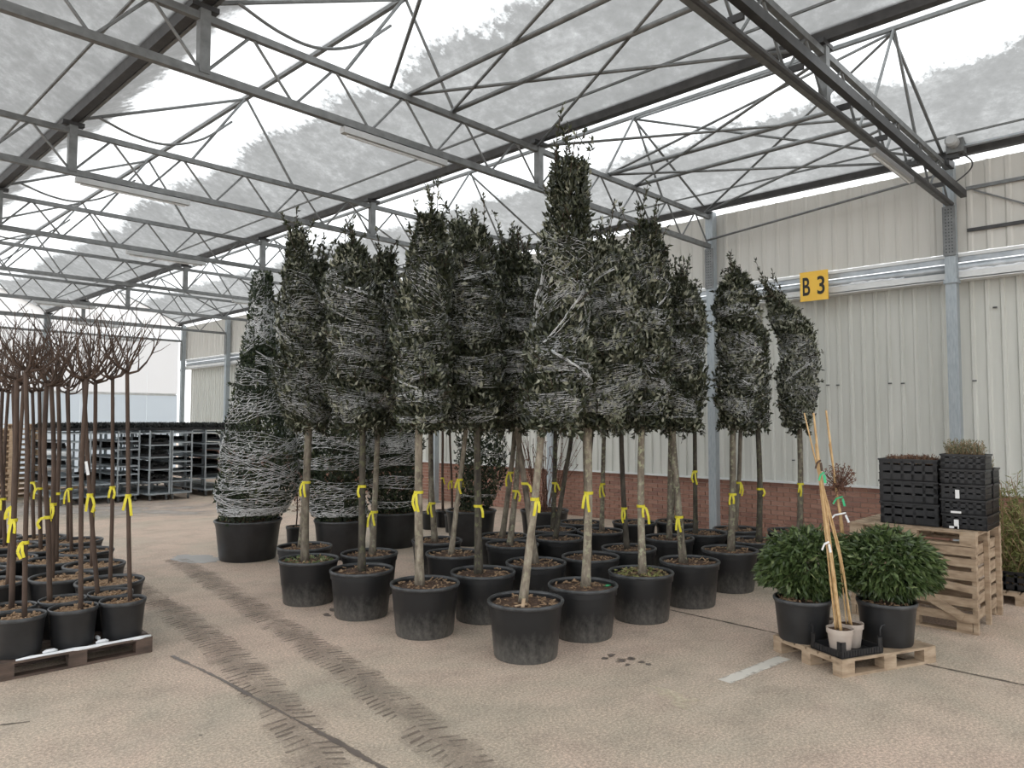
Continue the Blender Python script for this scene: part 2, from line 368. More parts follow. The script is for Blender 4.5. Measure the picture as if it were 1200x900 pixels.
strip('wet_trickle', resample([on_z(*p) for p in [(201, 769), (225, 780), (254, 794), (296, 817), (354, 848), (400, 873), (452, 903)]], .1),
      [random.uniform(.012, .062) for _ in range(90)], M['wet'], .0055)
strip('floor_joint', [on_z(785, 715), on_z(850, 729), on_z(917, 744), on_z(1010, 762), on_z(1104, 783), on_z(1200, 803), on_z(1290, 822)], [.05], M['crackfill'])
strip('floor_joint', [on_z(0, 850), on_z(35, 846)], [.03], M['crackfill'])
strip('painted_line', [on_z(849, 799), on_z(919, 771)], [.13], M['paint'])
def blob(name, pix, mat, z=.003, n=28, jit=.18):
    C = on_z(*pix[0]); ax = on_z(*pix[1])-C; ay = on_z(*pix[2])-C; mb = MB(); mb.v.append((C[0], C[1], z))
    for j in range(n):
        t = 2*math.pi*j/n; r = 1+random.uniform(-jit, jit); q = C+ax*math.cos(t)*r+ay*math.sin(t)*r; mb.v.append((q[0], q[1], z))
    mb.f = [(0, 1+j, 1+(j+1) % n) for j in range(n)]; o = mb.build(name, mat, floor); l = o.data.uv_layers.new(name='UVMap')
    for lp in o.data.loops: l.data[lp.index].uv = (0, .5 if lp.vertex_index == 0 else 1)
    return o
blob('puddle', [(231, 655), (260, 656), (231, 660)], M['water'])
blob('pale_band', [(60, 597), (330, 592), (60, 611)], M['band'], .002)  # paler grey band across the floor, fading towards its rim
blob('scuff_mark', [(795, 818), (832, 828), (797, 806)], M['scuff'], .003, jit=.35)
for (x, y, r) in ((716, 768, 6), (728, 774, 7), (740, 772, 6), (752, 776, 5), (735, 780, 5), (760, 779, 4), (708, 772, 4), (722, 700, 4), (391, 715, 6), (383, 721, 5), (235, 862, 3)):
    blob('damp_spot', [(x, y), (x+r, y), (x, y+r*.4)], M['wet'], .0035, 10, .3)

# ---- building wall behind the posts: brick plinth, ribbed cladding
XW = 13.05
wall = structure('wall_right'); ZB = 1.0
MB().box(XW+.14, XW+.34, YB, 30.6, 0, 4.7).build('wall_core', M['mortar'], wall)
bl, bh, bd = .24, .083, .10
brk = {}
def brick_mesh(i):
    if i not in brk:
        mb = MB().box(-.006, .10, -bl/2+.006, bl/2-.006, 0, bh-.012); brk[i] = mb.mesh('brick', BRICKS[i])
    return brk[i]
rest = MB()
for r in range(12):
    off = .12*(r % 2)
    n0 = int((YB)/bl); n1 = int(30.4/bl)
    for i in range(n0, n1):
        y = i*bl+off; z = r*bh+.006
        jit = random.uniform(0, .004)
        vis = 3.65 < y < 9.75
        if vis and (y < 8.6 or r >= 6): link('brick', brick_mesh(random.choice((0, 0, 1, 2))), wall, (XW+.02-jit, y, z))
        else: rest.box(XW+.014-jit, XW+.12, y-bl/2+.006, y+bl/2-.006, z, z+bh-.012)
tag(rest.build('brickwork', BRICKS[0], wall), kind='stuff')
MB().box(XW+.03, XW+.15, YB, 30.6, 0, ZB-.004).build('mortar_bed', M['mortar'], wall)
MB().box(XW-.07, XW+.14, YB, 30.6, ZB, ZB+.035).build('sill_flashing', M['white_metal'], wall)
def rib_sheet(z0, z1, width, ribs, depth, flat, mat):
    mb = MB(); pitch = width/ribs; pr = []
    for i in range(ribs):
        y = i*pitch; pr += [(0, y), (0, y+pitch*flat), (-depth, y+pitch*(flat+.10)), (-depth, y+pitch*(flat+.28)), (0, y+pitch*(flat+.38))]
    pr.append((0, width))
    for (x, y) in pr: mb.v += [(x, y, z0), (x, y, z1)]
    mb.f = [(2*i, 2*i+1, 2*i+3, 2*i+2) for i in range(len(pr)-1)]
    return mb.mesh('cladding_sheet', mat)
lowm = rib_sheet(ZB+.03, 4.5, 1.0, 5, .035, .45, M['clad_low'])
y = YB
while y < 30.5: link('cladding_sheet', lowm, wall, (XW, y, 0)); y += 1.0
for (px, py) in ((970, 452), (982, 452), (1043, 450), (1058, 450), (1142, 447), (1166, 361), (930, 540)):
    p = on_x(px, py, XW-.03); MB().lathe([(.0, 0), (.03, 0), (.03, .02), (0, .02)], 10).build('screw_cap', M['rubber'], wall, p)
    wall.children[-1].rotation_euler = (0, -math.pi/2, 0)
# ---- upper cladding of the hall, in the post plane
wu = structure('wall_upper'); XU = XP+.14
upm = rib_sheet(4.66, 6.02, 1.0, 4, .018, .5, M['clad_up'])
y = YB
while y < 30.5: link('cladding_sheet', upm, wu, (XU, y, 0)); y += 1.0
for z, m_, h in ((5.62, 'steel', .05), (4.98, 'darksteel', .05)):
    MB().box(XU-.058, XU-.022, YB, 2.7, z-h/2, z+h/2).build('side_rail', M[m_], wu)
MB().beam((XU-.04, 2.6, 5.58), (XU-.04, .9, 4.67), .02, .02).build('brace_rod', M['steel'], wu)
# ---- heating pipe and gutter run along the wall
wg = thing('wall_gutter', 'long white gutter and zinc pipe run along the cladding wall under the upper panels', 'gutter', (0, 0, 0))
MB().box(XP+.11, XU+.02, YB, 30.9, 4.60, 4.65).build('top_flange', M['white_metal'], wg)
MB().box(XP+.13, XU+.02, YB, 30.9, 4.52, 4.60).build('perforated_strip', M['pipe'], wg)
mb = MB(); mb.tube([(XP+.19, YB, 4.44), (XP+.19, 30.9, 4.44)], .075, 14); mb.build('zinc_pipe', M['pipe'], wg, smooth=True)
mb = MB()
for (x0, x1, z0, z1) in ((.10, .13, 4.26, 4.37), (.10, .33, 4.245, 4.275), (.30, .33, 4.26, 4.40)): mb.box(XP+x0, XP+x1, YB, 30.9, z0, z1)
mb.build('trough', M['white_metal'], wg)
def snow_ridge(p, q, hmax, parent):
    n = 26; mb = MB(); P, Q = np.array(p), np.array(q); pth = []; rd = []
    for i in range(n+1):
        c = P+(Q-P)*i/n; pth.append(c+np.array([0, 0, random.uniform(-.01, .015)])); rd.append(max(.012, hmax*random.uniform(.5, 1)*math.sin(math.pi*min(1, max(0, i/n))**.6)))
    mb.tube(pth, rd, 8); return mb.build('snow_ridge', M['snow'], parent, smooth=True)
snow_ridge((XP+.14, 3.0, 4.38), (XP+.14, 1.0, 4.38), .04, wg); snow_ridge((XP+.14, 3.6, 4.385), (XP+.14, 5.2, 4.385), .035, wg); snow_ridge((XP+.14, 5.7, 4.38), (XP+.14, 6.2, 4.38), .04, wg)

# ---- gable end of translucent sheets
wb = structure('wall_back')
for gx0, gx1 in ((-1.85, 2.95), (2.95, 7.75), (7.75, 12.55)):
    wdt = (gx1-gx0)/4
    for i in range(4):
        x0 = gx0+i*wdt
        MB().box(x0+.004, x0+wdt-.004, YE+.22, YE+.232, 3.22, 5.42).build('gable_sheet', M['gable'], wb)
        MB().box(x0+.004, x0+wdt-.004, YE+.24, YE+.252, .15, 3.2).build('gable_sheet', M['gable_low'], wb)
MB().box(-1.85, 12.45, YE+.15, YE+.21, 3.14, 3.24).build('gable_rail', M['white_metal'], wb)
MB().box(-1.85, 12.45, YE+.15, YE+.27, 0, .15).build('base_rail', M['white_metal'], wb)
for gx in GUT[:-1]:
    mb = MB().box(gx-.11, gx+.11, YE+.05, YE+.21, 0, 6.05); mb.build('gable_post', M['post'], wb)

# ---- roof: film sheets on either side of each ridge
ceil = structure('ceiling')
def sheet(g, r, mat, name='roof_sheet'):
    me = bpy.data.meshes.new(name); ny = 10; vs = []; uv = []
    for i in range(ny+1):
        y = YB+(YE+.2-YB)*i/ny; vs += [(g, y, ZG+.03), (r, y, ZR)]
    fs = [(2*i, 2*i+1, 2*i+3, 2*i+2) for i in range(ny)]
    me.from_pydata(vs, [], fs); me.materials.append(mat); l = me.uv_layers.new(name='UVMap')
    for p in me.polygons:
        for li in p.loop_indices:
            vi = me.loops[li].vertex_index; l.data[li].uv = (vs[vi][1]/4, vi % 2)
    return link(name, me, ceil)
for i in range(3):
    g0, g1 = GUT[i], GUT[i+1]; r = (g0+g1)/2
    sheet(g0+.07, r, M['film'] if i == 2 else M['film_edge']); sheet(g1-.07, r, M['film_snow'])
    MB().beam((r, YB, ZR-.02), (r, YE+.2, ZR-.02), .06, .08).build('ridge_bar', M['steel'], ceil)
    sl = (ZR-ZG)/2.4
    for xx in (g1-.38,): MB().beam((xx, YB, ZG+.38*sl-.02), (xx, YE, ZG+.38*sl-.02), .025, .025).build('film_rail', M['steel'], ceil)
    # triangular gable infill
    mb = MB(); mb.add([(g0, YE+.1, 5.45), (g1, YE+.1, 5.45), (g1, YE+.1, ZG), (r, YE+.1, ZR), (g0, YE+.1, ZG)], [(0, 1, 2, 3, 4)]); mb.build('gable_infill', M['gable'], ceil)

# ---- roof gutters
for i, gx in enumerate(GUT):
    lab = ['dark roof gutter over the bare trees', 'dark grey roof gutter beam with snow-covered film on both sides',
           'roof gutter beam running above the netted trees', 'black eaves gutter along the top of the upper cladding'][i]
    t = thing('roof_gutter', lab, 'gutter', (gx, 0, ZG), 0)
    mb = MB(); wd = .08
    mb.add([(-wd, YB, .06), (-wd*.6, YB, -.06), (wd*.6, YB, -.06), (wd, YB, .06), (-wd, YE+.3, .06), (-wd*.6, YE+.3, -.06), (wd*.6, YE+.3, -.06), (wd, YE+.3, .06)],
           [(0, 1, 5, 4), (1, 2, 6, 5), (2, 3, 7, 6), (0, 3, 2, 1), (4, 5, 6, 7), (0, 4, 7, 3)])
    mb.build('channel', M['darksteel'], t)
    MB().box(wd+.01, wd+.05, YB, YE+.2, -.02, .02).build('drip_rail', M['steel'], t)
    for yy in TY: MB().box(-.13, .13, yy-.05, yy+.05, -.11, -.06).build('saddle_plate', M['darksteel'], t)

# ---- wall posts
for k, yy in enumerate(TY):
    lab = 'galvanised wall post, %s beyond the gear motor post' % ['', '', 'first', 'second', 'third', 'fourth', 'fifth', 'sixth', 'seventh'][k] if k else 'galvanised wall post before the gear motor post'
    if k == 1: lab = 'galvanised steel post behind the black crates, carrying the gear motor'
    if k == 2: lab = 'galvanised steel wall post among the netted trees near the yellow sign'
    t = thing('steel_post', lab, 'post', (XP, yy, 0), 0, None if k in (1, 2) else 'galvanised wall posts')
    MB().box(-.075, .075, -.075, .075, .01, 6.05).build('shaft', M['post'], t)
    MB().box(-.14, .14, -.14, .14, 0, .015).build('base_plate', M['post'], t)
    MB().box(-.10, .08, -.095, .095, 4.18, 4.24).build('collar', M['post'], t)
    mb = MB().box(-.098, -.076, -.085, .085, 4.6, 5.35); mb.build('perforated_plate', M['steel'], t)
    if k in (1, 2, 3):
        mb = MB()
        for i in range(14):
            for s in (-.04, 0, .04): mb.box(-.100, -.0985, s-.008, s+.008, 4.64+i*.05, 4.66+i*.05)
        tag(mb.build('slot_rows', M['darksteel'], t), kind='stuff')
# ---- lattice trusses
diag = MB().tube([(0, 0, ZL), (.48, 0, ZT)], .0155, 6).mesh('web_brace', M['steel'])
diag2 = MB().tube([(0, 0, ZT), (.48, 0, ZL)], .0155, 6).mesh('web_brace', M['steel'])
strut = MB().box(-.05, .05, -.045, .045, ZL, ZG-.05).mesh('gutter_strut', M['steel'])
topm = MB().box(-1.85, 12.6, -.03, .03, ZT-.035, ZT+.035).mesh('top_chord', M['steel'])
botm = MB().box(-1.85, 12.6, -.035, .035, ZL-.04, ZL+.04).mesh('bottom_chord', M['steel'])
def rod(p, q, r=.018): return MB().tube([p, q], r, 6)
rl = rod((0, 0, ZT), (.84, 0, ZR-.03), .02).mesh('ridge_strut', M['steel'])
rr = rod((0, 0, ZR-.03), (.84, 0, ZT), .02).mesh('ridge_strut', M['steel'])
raf = rod((.1, .04, ZG+.02), (2.4, .04, ZR-.04), .022).mesh('rafter', M['steel'])
raf2 = rod((.0, .04, ZR-.04), (2.3, .04, ZG+.02), .022).mesh('rafter', M['steel'])
def spline(P, n):
    P = np.array(P, float); k = len(P); t = np.linspace(0, k-1, n); out = []
    Q = np.vstack([2*P[0]-P[1], P, 2*P[-1]-P[-2]])
    for u in t:
        i = min(int(u), k-2); f = u-i; p0, p1, p2, p3 = Q[i], Q[i+1], Q[i+2], Q[i+3]
        out.append(.5*((2*p1)+(-p0+p2)*f+(2*p0-5*p1+4*p2-p3)*f*f+(-p0+3*p1-3*p2+p3)*f**3))
    return np.array(out)
pts = spline([(.3, -.06, 6.20), (.75, -.06, 6.08), (1.2, -.06, 6.08), (1.7, -.06, 6.30), (2.15, -.06, 6.70)], 18)
rack = MB().tube(pts, .017, 6).mesh('vent_rack', M['steel'])
def batten(parent, x0):
    mb = MB().box(x0, x0+1.5, -.04, .04, ZL-.125, ZL-.055); o = mb.build('light_batten', M['lamp'], parent)
    MB().tube([(x0+.06, 0, ZL-.14), (x0+1.44, 0, ZL-.14)], .014, 8).build('tube', M['white_metal'], o)
    for xx in (x0+.2, x0+1.3): MB().box(xx-.01, xx+.01, -.01, .01, ZL-.07, ZL-.03).build('hanger', M['steel'], o)
for k, yy in enumerate(TY):
    lab = 'grey lattice roof truss, %s beyond the double-chord truss' % ['', '', 'first', 'second', 'third', 'fourth', 'fifth', 'sixth', 'seventh'][k]; grp = 'lattice roof trusses'
    if k == 0: lab = 'grey lattice roof truss over the concrete in front of the crates'; grp = None
    if k == 1: lab = 'heavy lattice roof truss with a doubled lower chord, ending at the geared motor post'; grp = None
    if k == 2: lab = 'lattice roof truss joined by brace tubes to the double-chord truss, above the tallest netted tree'; grp = None
    t = thing('roof_truss', lab, 'truss', (0, yy, 0), 0, grp)
    link('top_chord', topm, t); link('bottom_chord', botm, t)
    for g in GUT[:-1]:
        for i in range(5):
            link('web_brace', diag, t, (g+i*.96, 0, 0)); link('web_brace', diag2, t, (g+.48+i*.96, 0, 0))
        link('ridge_strut', rl, t, (g+2.4-.84, 0, 0)); link('ridge_strut', rr, t, (g+2.4, 0, 0))
    for g in GUT[:-1]: link('gutter_strut', strut, t, (g, 0, 0))
    link('rafter', raf, t, (GUT[1], 0, 0)); link('rafter', raf2, t, (GUT[2]+2.4, 0, 0))
    link('vent_rack', rack, t, (GUT[1], 0, 0)); link('vent_rack', rack, t, (GUT[0], 0, 0))
    if k == 1:
        MB().box(-1.85, 12.6, -.24, -.16, ZL+.05, ZL+.15).build('screen_rail', M['darksteel'], t)
        clip = MB().box(-.015, .015, -.17, -.03, ZL+.0, ZL+.06).mesh('hanger_clip', M['darksteel'])
        for i in range(9): link('hanger_clip', clip, t, (2+i*1.2, 0, 0))
        MB().tube([(0, -.11, ZL-.09), (12.3, -.11, ZL-.09)], .03, 8).build('cable_conduit', M['darksteel'], t)
    x0 = {1: 9.2, 2: 4.5, 3: 3.0, 4: 5.0, 5: 9.0, 6: 5.4, 7: 7.4, 8: 9.4}.get(k)
    if x0: batten(t, x0)
# ---- wind bracing tubes between the two first trusses
ya, yb = TY[1], TY[2]; zt = ZT+.05
wbr = thing('wind_bracing', 'set of grey tubes and crossing rods bracing the first two roof trusses', 'bracing', (9, (ya+yb)/2, zt))
def brace(p, q, r=.02, name='brace_rod'):
    sh = np.array([9, (ya+yb)/2, zt]); return rod(np.array(p)-sh, np.array(q)-sh, r).build(name, M['steel'], wbr, smooth=True)
for x in (5.42, 6.1, 9.4, 10.15): brace((x, ya, zt), (x, yb, zt), .032, 'cross_tube')
for (x0, x1) in ((7.72, 5.35), (5.42, 7.7), (6.1, 4.5), (5.15, 2.95), (7.72, 10.1), (9.4, 12.4), (12.4, 10.3)):
    brace((x0, yb, zt), (x1, ya, zt))
for (p, q) in (((9.4, yb, zt), (10.15, ya, ZR-.08)), ((12.4, yb, zt), (10.15, ya, ZR-.08)), ((10.15, yb, ZR-.08), (7.9, ya, zt)), ((10.15, yb, ZR-.08), (12.3, ya, zt)), ((10.15, yb, zt), (7.9, ya, zt)), ((12.5, yb, 5.5), (12.5, ya, 5.85))):
    brace(p, q)
# ---- gear motor on the post head
gm = thing('gear_motor', 'grey gear motor on the post head with a looping black cable', 'motor', (XP-.30, TY[1]-.16, 5.93))
MB().box(-.09, .09, -.13, .10, .13, .33).build('gearbox', M['steel'], gm)
mb = MB(); mb.tube([(-.24, 0, .27), (-.09, 0, .27)], [.085, .085], 16); mb.tube([(-.27, 0, .27), (-.24, 0, .27)], [.06, .085], 16); mb.build('motor_body', M['lamp'], gm)
MB().tube([(0, -1.2, .22), (0, .1, .22)], .022, 8).build('drive_shaft', M['pipe'], gm)
MB().box(-.045, .235, .07, .12, -.02, .075).box(-.045, .045, -.05, .11, .06, .14).build('mount_bracket', M['darksteel'], gm)
cp = [(.02+.215*i/14, -.02+.14*i/14-.24*math.sin(math.pi*i/14), .16-.42*i/14) for i in range(15)]   # from the gearbox back to the post
MB().tube(cp, .011, 6).build('cable_loop', M['rubber'], gm)
# ---- the yellow bay sign
sc = on_x(954, 335, XP-.12)
sg = thing('bay_sign', 'yellow square bay sign reading B 3 on the wall gutter', 'sign', (XP-.12, sc[1], sc[2]-.25))
MB().box(-.012, .012, -.235, .235, 0, .5).build('plate', M['sign'], sg)
MB().box(.012, .1, -.02, .02, .15, .35).build('bracket', M['steel'], sg)
def glyph(ch, name, yc, parent, hgt=.31):
    cu = bpy.data.curves.new(name, 'FONT'); cu.body = ch; cu.extrude = .004; cu.size = 1; cu.offset = .016
    o = bpy.data.objects.new(name, cu); COL.objects.link(o); dg = bpy.context.evaluated_depsgraph_get()
    me = bpy.data.meshes.new_from_object(o.evaluated_get(dg)); bpy.data.objects.remove(o)
    co = np.empty(len(me.vertices)*3); me.vertices.foreach_get('co', co); co = co.reshape(-1, 3)
    lo, hi = co.min(0), co.max(0); s = hgt/(hi[1]-lo[1]); wd = .125
    nx = (co[:, 0]-lo[0])/(hi[0]-lo[0])-.5
    V = np.stack([-.0135-(co[:, 2]-lo[2])*.2, yc-nx*wd, .095+(co[:, 1]-lo[1])*s], 1)   # faces -X, reads towards -Y
    me.vertices.foreach_set('co', V.astype(np.float32).ravel()); me.update(); me.materials.clear(); me.materials.append(M['ink'])
    return link(name, me, parent)
glyph('B', 'letter', .125, sg); glyph('3', 'digit', -.12, sg)

# ================================================================== NETTED TREES
def pot_parts(parent, R, H, z0=0, mat='pot', soil='soil', wob=.0, ring=True, weeds=False):
    rb = R*.83; t = .012
    prof = [(rb*.97, .0), (rb, .015), (rb+(R*.965-rb)*.82, H*.82)]
    if ring: prof += [(R*.975, H*.825), (R*.985, H*.93)]
    prof += [(R*.985, H-.03), (R*.96, H-.03), (R*.93, H-.02), (R*.93, H-.08)]
    mb = MB().lathe(prof, 44, wob=wob); mb.f.append(tuple(reversed(range(44))))
    p = mb.build('pot', M[mat], parent, (0, 0, z0), smooth=False)
    me = p.data; me.polygons.foreach_set('use_smooth', [True]*len(me.polygons)); me.set_sharp_from_angle(angle=math.radians(35))
    rm = MB().lathe([(R*.935, H-.035), (R*.985, H-.035), (R*1.005, H-.025), (R*1.01, H-.008), (R*.995, H), (R*.95, H), (R*.935, H-.012), (R*.93, H-.07)], 44, wob=wob).build('rim', M['rim'], p, smooth=True)
    # heaped soil
    mb = MB(); n, rings = 32, 6; zs = H-.05; mb.v.append((0, 0, zs+.02))
    for i in range(1, rings+1):
        for j in range(n):
            a = 2*math.pi*j/n; r = R*.935*i/rings; mb.v.append((r*math.cos(a)*(1+wob*math.sin(2*a+.6)), r*math.sin(a)*(1+wob*math.sin(2*a+.6)), zs+.02*(1-(i/rings)**2)+random.uniform(-.008, .012)*(i < rings)))
    mb.f += [(0, 1+j, 1+(j+1) % n) for j in range(n)]
    for i in range(rings-1):
        for j in range(n): mb.f.append((1+i*n+j, 1+(i+1)*n+j, 1+(i+1)*n+(j+1) % n, 1+i*n+(j+1) % n))
    mb.build('soil', M[soil], parent, (0, 0, z0), smooth=True)
    # crumbs of bark on the soil
    mb = MB()
    for _ in range(46):
        a = random.uniform(0, 6.28); r = R*.86*math.sqrt(random.random()); c = Vector((r*math.cos(a), r*math.sin(a), zs+.028)); d = Vector((random.uniform(-1, 1), random.uniform(-1, 1), random.uniform(-.2, .3))).normalized()*random.uniform(.012, .03)
        mb.beam(c-d, c+d, random.uniform(.008, .018), random.uniform(.006, .012))
    cr = mb.build('bark_chips', M['mulch'], parent, (0, 0, z0)); cr['kind'] = 'stuff'
    if weeds:
        n = 160; a = RNG.uniform(0, 6.28, n); r = R*.8*np.sqrt(RNG.uniform(.2, 1, n))
        P = np.stack([r*np.cos(a), r*np.sin(a), np.full(n, zs+.02)], 1); D = RNG.normal(size=(n, 3))*.6+[0, 0, .6]
        o = link('weeds', leaf_mesh('weeds', P, D, RNG.uniform(.02, .05, n), RNG.uniform(.015, .03, n), M['laurel'], RNG.uniform(.5, 1, n)), parent, (0, 0, z0)); o['kind'] = 'stuff'
    return zs
def ribbon(parent, c, r, side):
    """yellow tape knotted round a trunk, two loose tails"""
    mb = MB(); mb.lathe([(r+.004, -.014), (r+.008, -.012), (r+.008, .014), (r+.004, .016)], 12, c)
    to = Vector((-FWD[0], -FWD[1], 0)); sd = Vector((RGT[0], RGT[1], 0))*side
    k = Vector(c)+to*(r+.006)+sd*r*.55
    for q in range(random.choice((1, 2, 2))):
        L = random.uniform(.09, .2); sp = random.uniform(.015, .06)*(1-1.4*q)
        pts = [k, k+sd*sp*.6+Vector((0, 0, .004-L*.15))+to*.012, k+sd*sp+Vector((0, 0, -L*.55))+to*.02, k+sd*(sp+random.uniform(-.03, .02))+Vector((0, 0, -L))+to*.015]
        for a, b in zip(pts[:-1], pts[1:]): mb.beam(a, b, .025, .003, up=to)
    mb.lathe([(0, -.014), (.014, -.008), (.014, .008), (0, .014)], 8, tuple(k))
    return mb.build('ribbon', M['yellow'], parent)
def spline(P, n):
    P = np.array(P, float); k = len(P); t = np.linspace(0, k-1, n); out = []
    Q = np.vstack([2*P[0]-P[1], P, 2*P[-1]-P[-2]])
    for u in t:
        i = min(int(u), k-2); f = u-i; p0, p1, p2, p3 = Q[i], Q[i+1], Q[i+2], Q[i+3]
        out.append(.5*((2*p1)+(-p0+p2)*f+(2*p0-5*p1+4*p2-p3)*f*f+(-p0+3*p1-3*p2+p3)*f**3))
    return np.array(out)
class Crown:
    def __init__(s, sp, rad, lump=.12):
        s.c = spline(sp, 60); s.rx = np.linspace(0, 1, len(rad)); s.r = np.array(rad, float)
        s.ph = RNG.uniform(0, 6.28, 9); s.k = RNG.integers(1, 4, 9); s.h = RNG.uniform(3, 26, 9); s.lump = lump
    def center(s, t):
        x = np.clip(t, 0, 1)*59; i = np.minimum(x.astype(int), 58); f = (x-i)[..., None]; return s.c[i]*(1-f)+s.c[i+1]*f
    def R(s, t, a):
        q = sum(np.sin(s.k[j]*a+s.h[j]*t+s.ph[j]) for j in range(9))/9
        w_ = np.sin(s.h[0]*1.1*t+s.k[1]*a*.5+s.ph[2])*np.sin(s.h[3]*1.7*t+2*a+s.ph[4])+.6*np.sin(42*t+s.k[2]*a+s.ph[5])
        return np.interp(t, s.rx, s.r)*(1+s.lump*2.2*q+s.lump*.42*w_)
    def point(s, t, a, k=1.0):
        r = s.R(t, a)*k; return s.center(t)+np.stack([r*np.cos(a), r*np.sin(a), np.zeros_like(r)], -1)
def crown_leaves(cr, n, parent, mat, size=(.045, .075), pale=.16, shell=.55, name='crown', up=.7):
    t = RNG.uniform(0, 1, n); a = RNG.uniform(0, 2*math.pi, n); k = 1-shell*RNG.uniform(0, 1, n)**1.8
    P = cr.point(t, a, k)+RNG.normal(size=(n, 3))*.012
    O = np.stack([np.cos(a), np.sin(a), np.zeros(n)], 1); T = np.stack([-np.sin(a), np.cos(a), np.zeros(n)], 1)
    D = O*RNG.uniform(-.1, .65, (n, 1)) + T*RNG.normal(0, .7, (n, 1)) + np.array([0, 0, 1])*RNG.normal(up, .55, (n, 1))
    # clumped tone: some patches show the pale undersides
    patch = sum(np.sin(q*a+h*t+p) for q, h, p in zip(RNG.integers(1, 5, 6), RNG.uniform(5, 40, 6), RNG.uniform(0, 6, 6)))/6
    tone = np.clip(RNG.beta(1.6, 2.4, n)*.85, 0, 1)
    pl = RNG.uniform(0, 1, n) < np.clip(pale+patch*.6, .02, .75); tone = np.where(pl, RNG.uniform(.74, 1, n), tone)
    L = RNG.uniform(*size, n)
    return link(name, leaf_mesh(name, P, D, L, L*RNG.uniform(.34, .5, n), mat, tone), parent)
def shoots(base_pts, dirs, lens, parent, mat, leaves=26, size=(.04, .07), name='top_shoots', pale=.1, stem=True):
    polys = []; P = []; D = []
    for b, d, L in zip(base_pts, dirs, lens):
        d = unit(np.array(d)); bend = RNG.normal(size=3)*.12; k = 7
        pth = np.array([b+d*L*i/k+bend*L*(i/k)**2 for i in range(k+1)]); polys.append(pth)
        u = RNG.uniform(.08, 1, leaves); i = np.minimum((u*k).astype(int), k-1); f = (u*k-i)[:, None]; q = pth[i]*(1-f)+pth[i+1]*f
        P.append(q); D.append(d*.8+RNG.normal(size=(leaves, 3))*.6)
    P = np.concatenate(P); D = np.concatenate(D); n = len(P)
    tone = np.where(RNG.uniform(0, 1, n) < pale, RNG.uniform(.7, 1, n), RNG.uniform(.05, .7, n)); L = RNG.uniform(*size, n)
    o = link(name, leaf_mesh(name, P, D, L, L*RNG.uniform(.32, .45, n), mat, tone), parent)
    o['kind'] = 'stuff'
    if stem and o.parent.parent is None: tag(link('stems', thread_mesh('stems', polys, .004, M['twig']), o.parent), kind='stuff')
    elif stem: tag(link('stems', thread_mesh('stems', polys, .004, M['twig']), o.parent), kind='stuff')
    return o
def net(cr, parent, bands, per, t0=.04, t1=.92, rad=.0017, spacing=.012, links=True, tilt=.05, segs=34, off=1.03, turns=(1.0, 1.5), lstep=5):
    """stretch net wound in tilted bands; t is the height along the crown"""
    polys = []; lk = []
    for b in range(bands):
        tc = t0+(t1-t0)*(b+.5)/bands + RNG.normal(0, .02); tl = RNG.normal(0, tilt); ph = RNG.uniform(0, 6.28); a0 = RNG.uniform(0, 6.28)
        tr = RNG.uniform(*turns); rise = RNG.normal(0, .06); prev = None; wv = RNG.uniform(0, 6.28, 3)
        m = int(segs*tr); aa = a0+np.linspace(0, 2*math.pi*tr, m)
        for j in range(per):
            sp = (j-per/2)*spacing*RNG.uniform(.8, 1.15)
            pinch = 1+.45*np.sin(aa*1.5+wv[0])*np.sin(aa*.7+wv[1])
            t = np.clip(tc+sp*pinch+tl*np.cos(aa-ph)+rise*(aa-a0)/6.28+.004*np.sin(5*aa+wv[2]+j), .0, 1.0)
            t = np.where(t < .035, .07-t, t); P = cr.point(t, aa, off); P = P+RNG.normal(size=P.shape)*.0035
            polys.append(P)
            if links and prev is not None:
                for q in range(int(RNG.integers(0, lstep)), m, lstep): lk.append(np.stack([prev[q], P[min(q+1, m-1)]]))
            prev = P
    o = link('net_wrap', thread_mesh('net_wrap', polys+lk, rad, M['net']), parent); o['kind'] = 'stuff'; return o

BIG_R, BIG_H = .345, .5
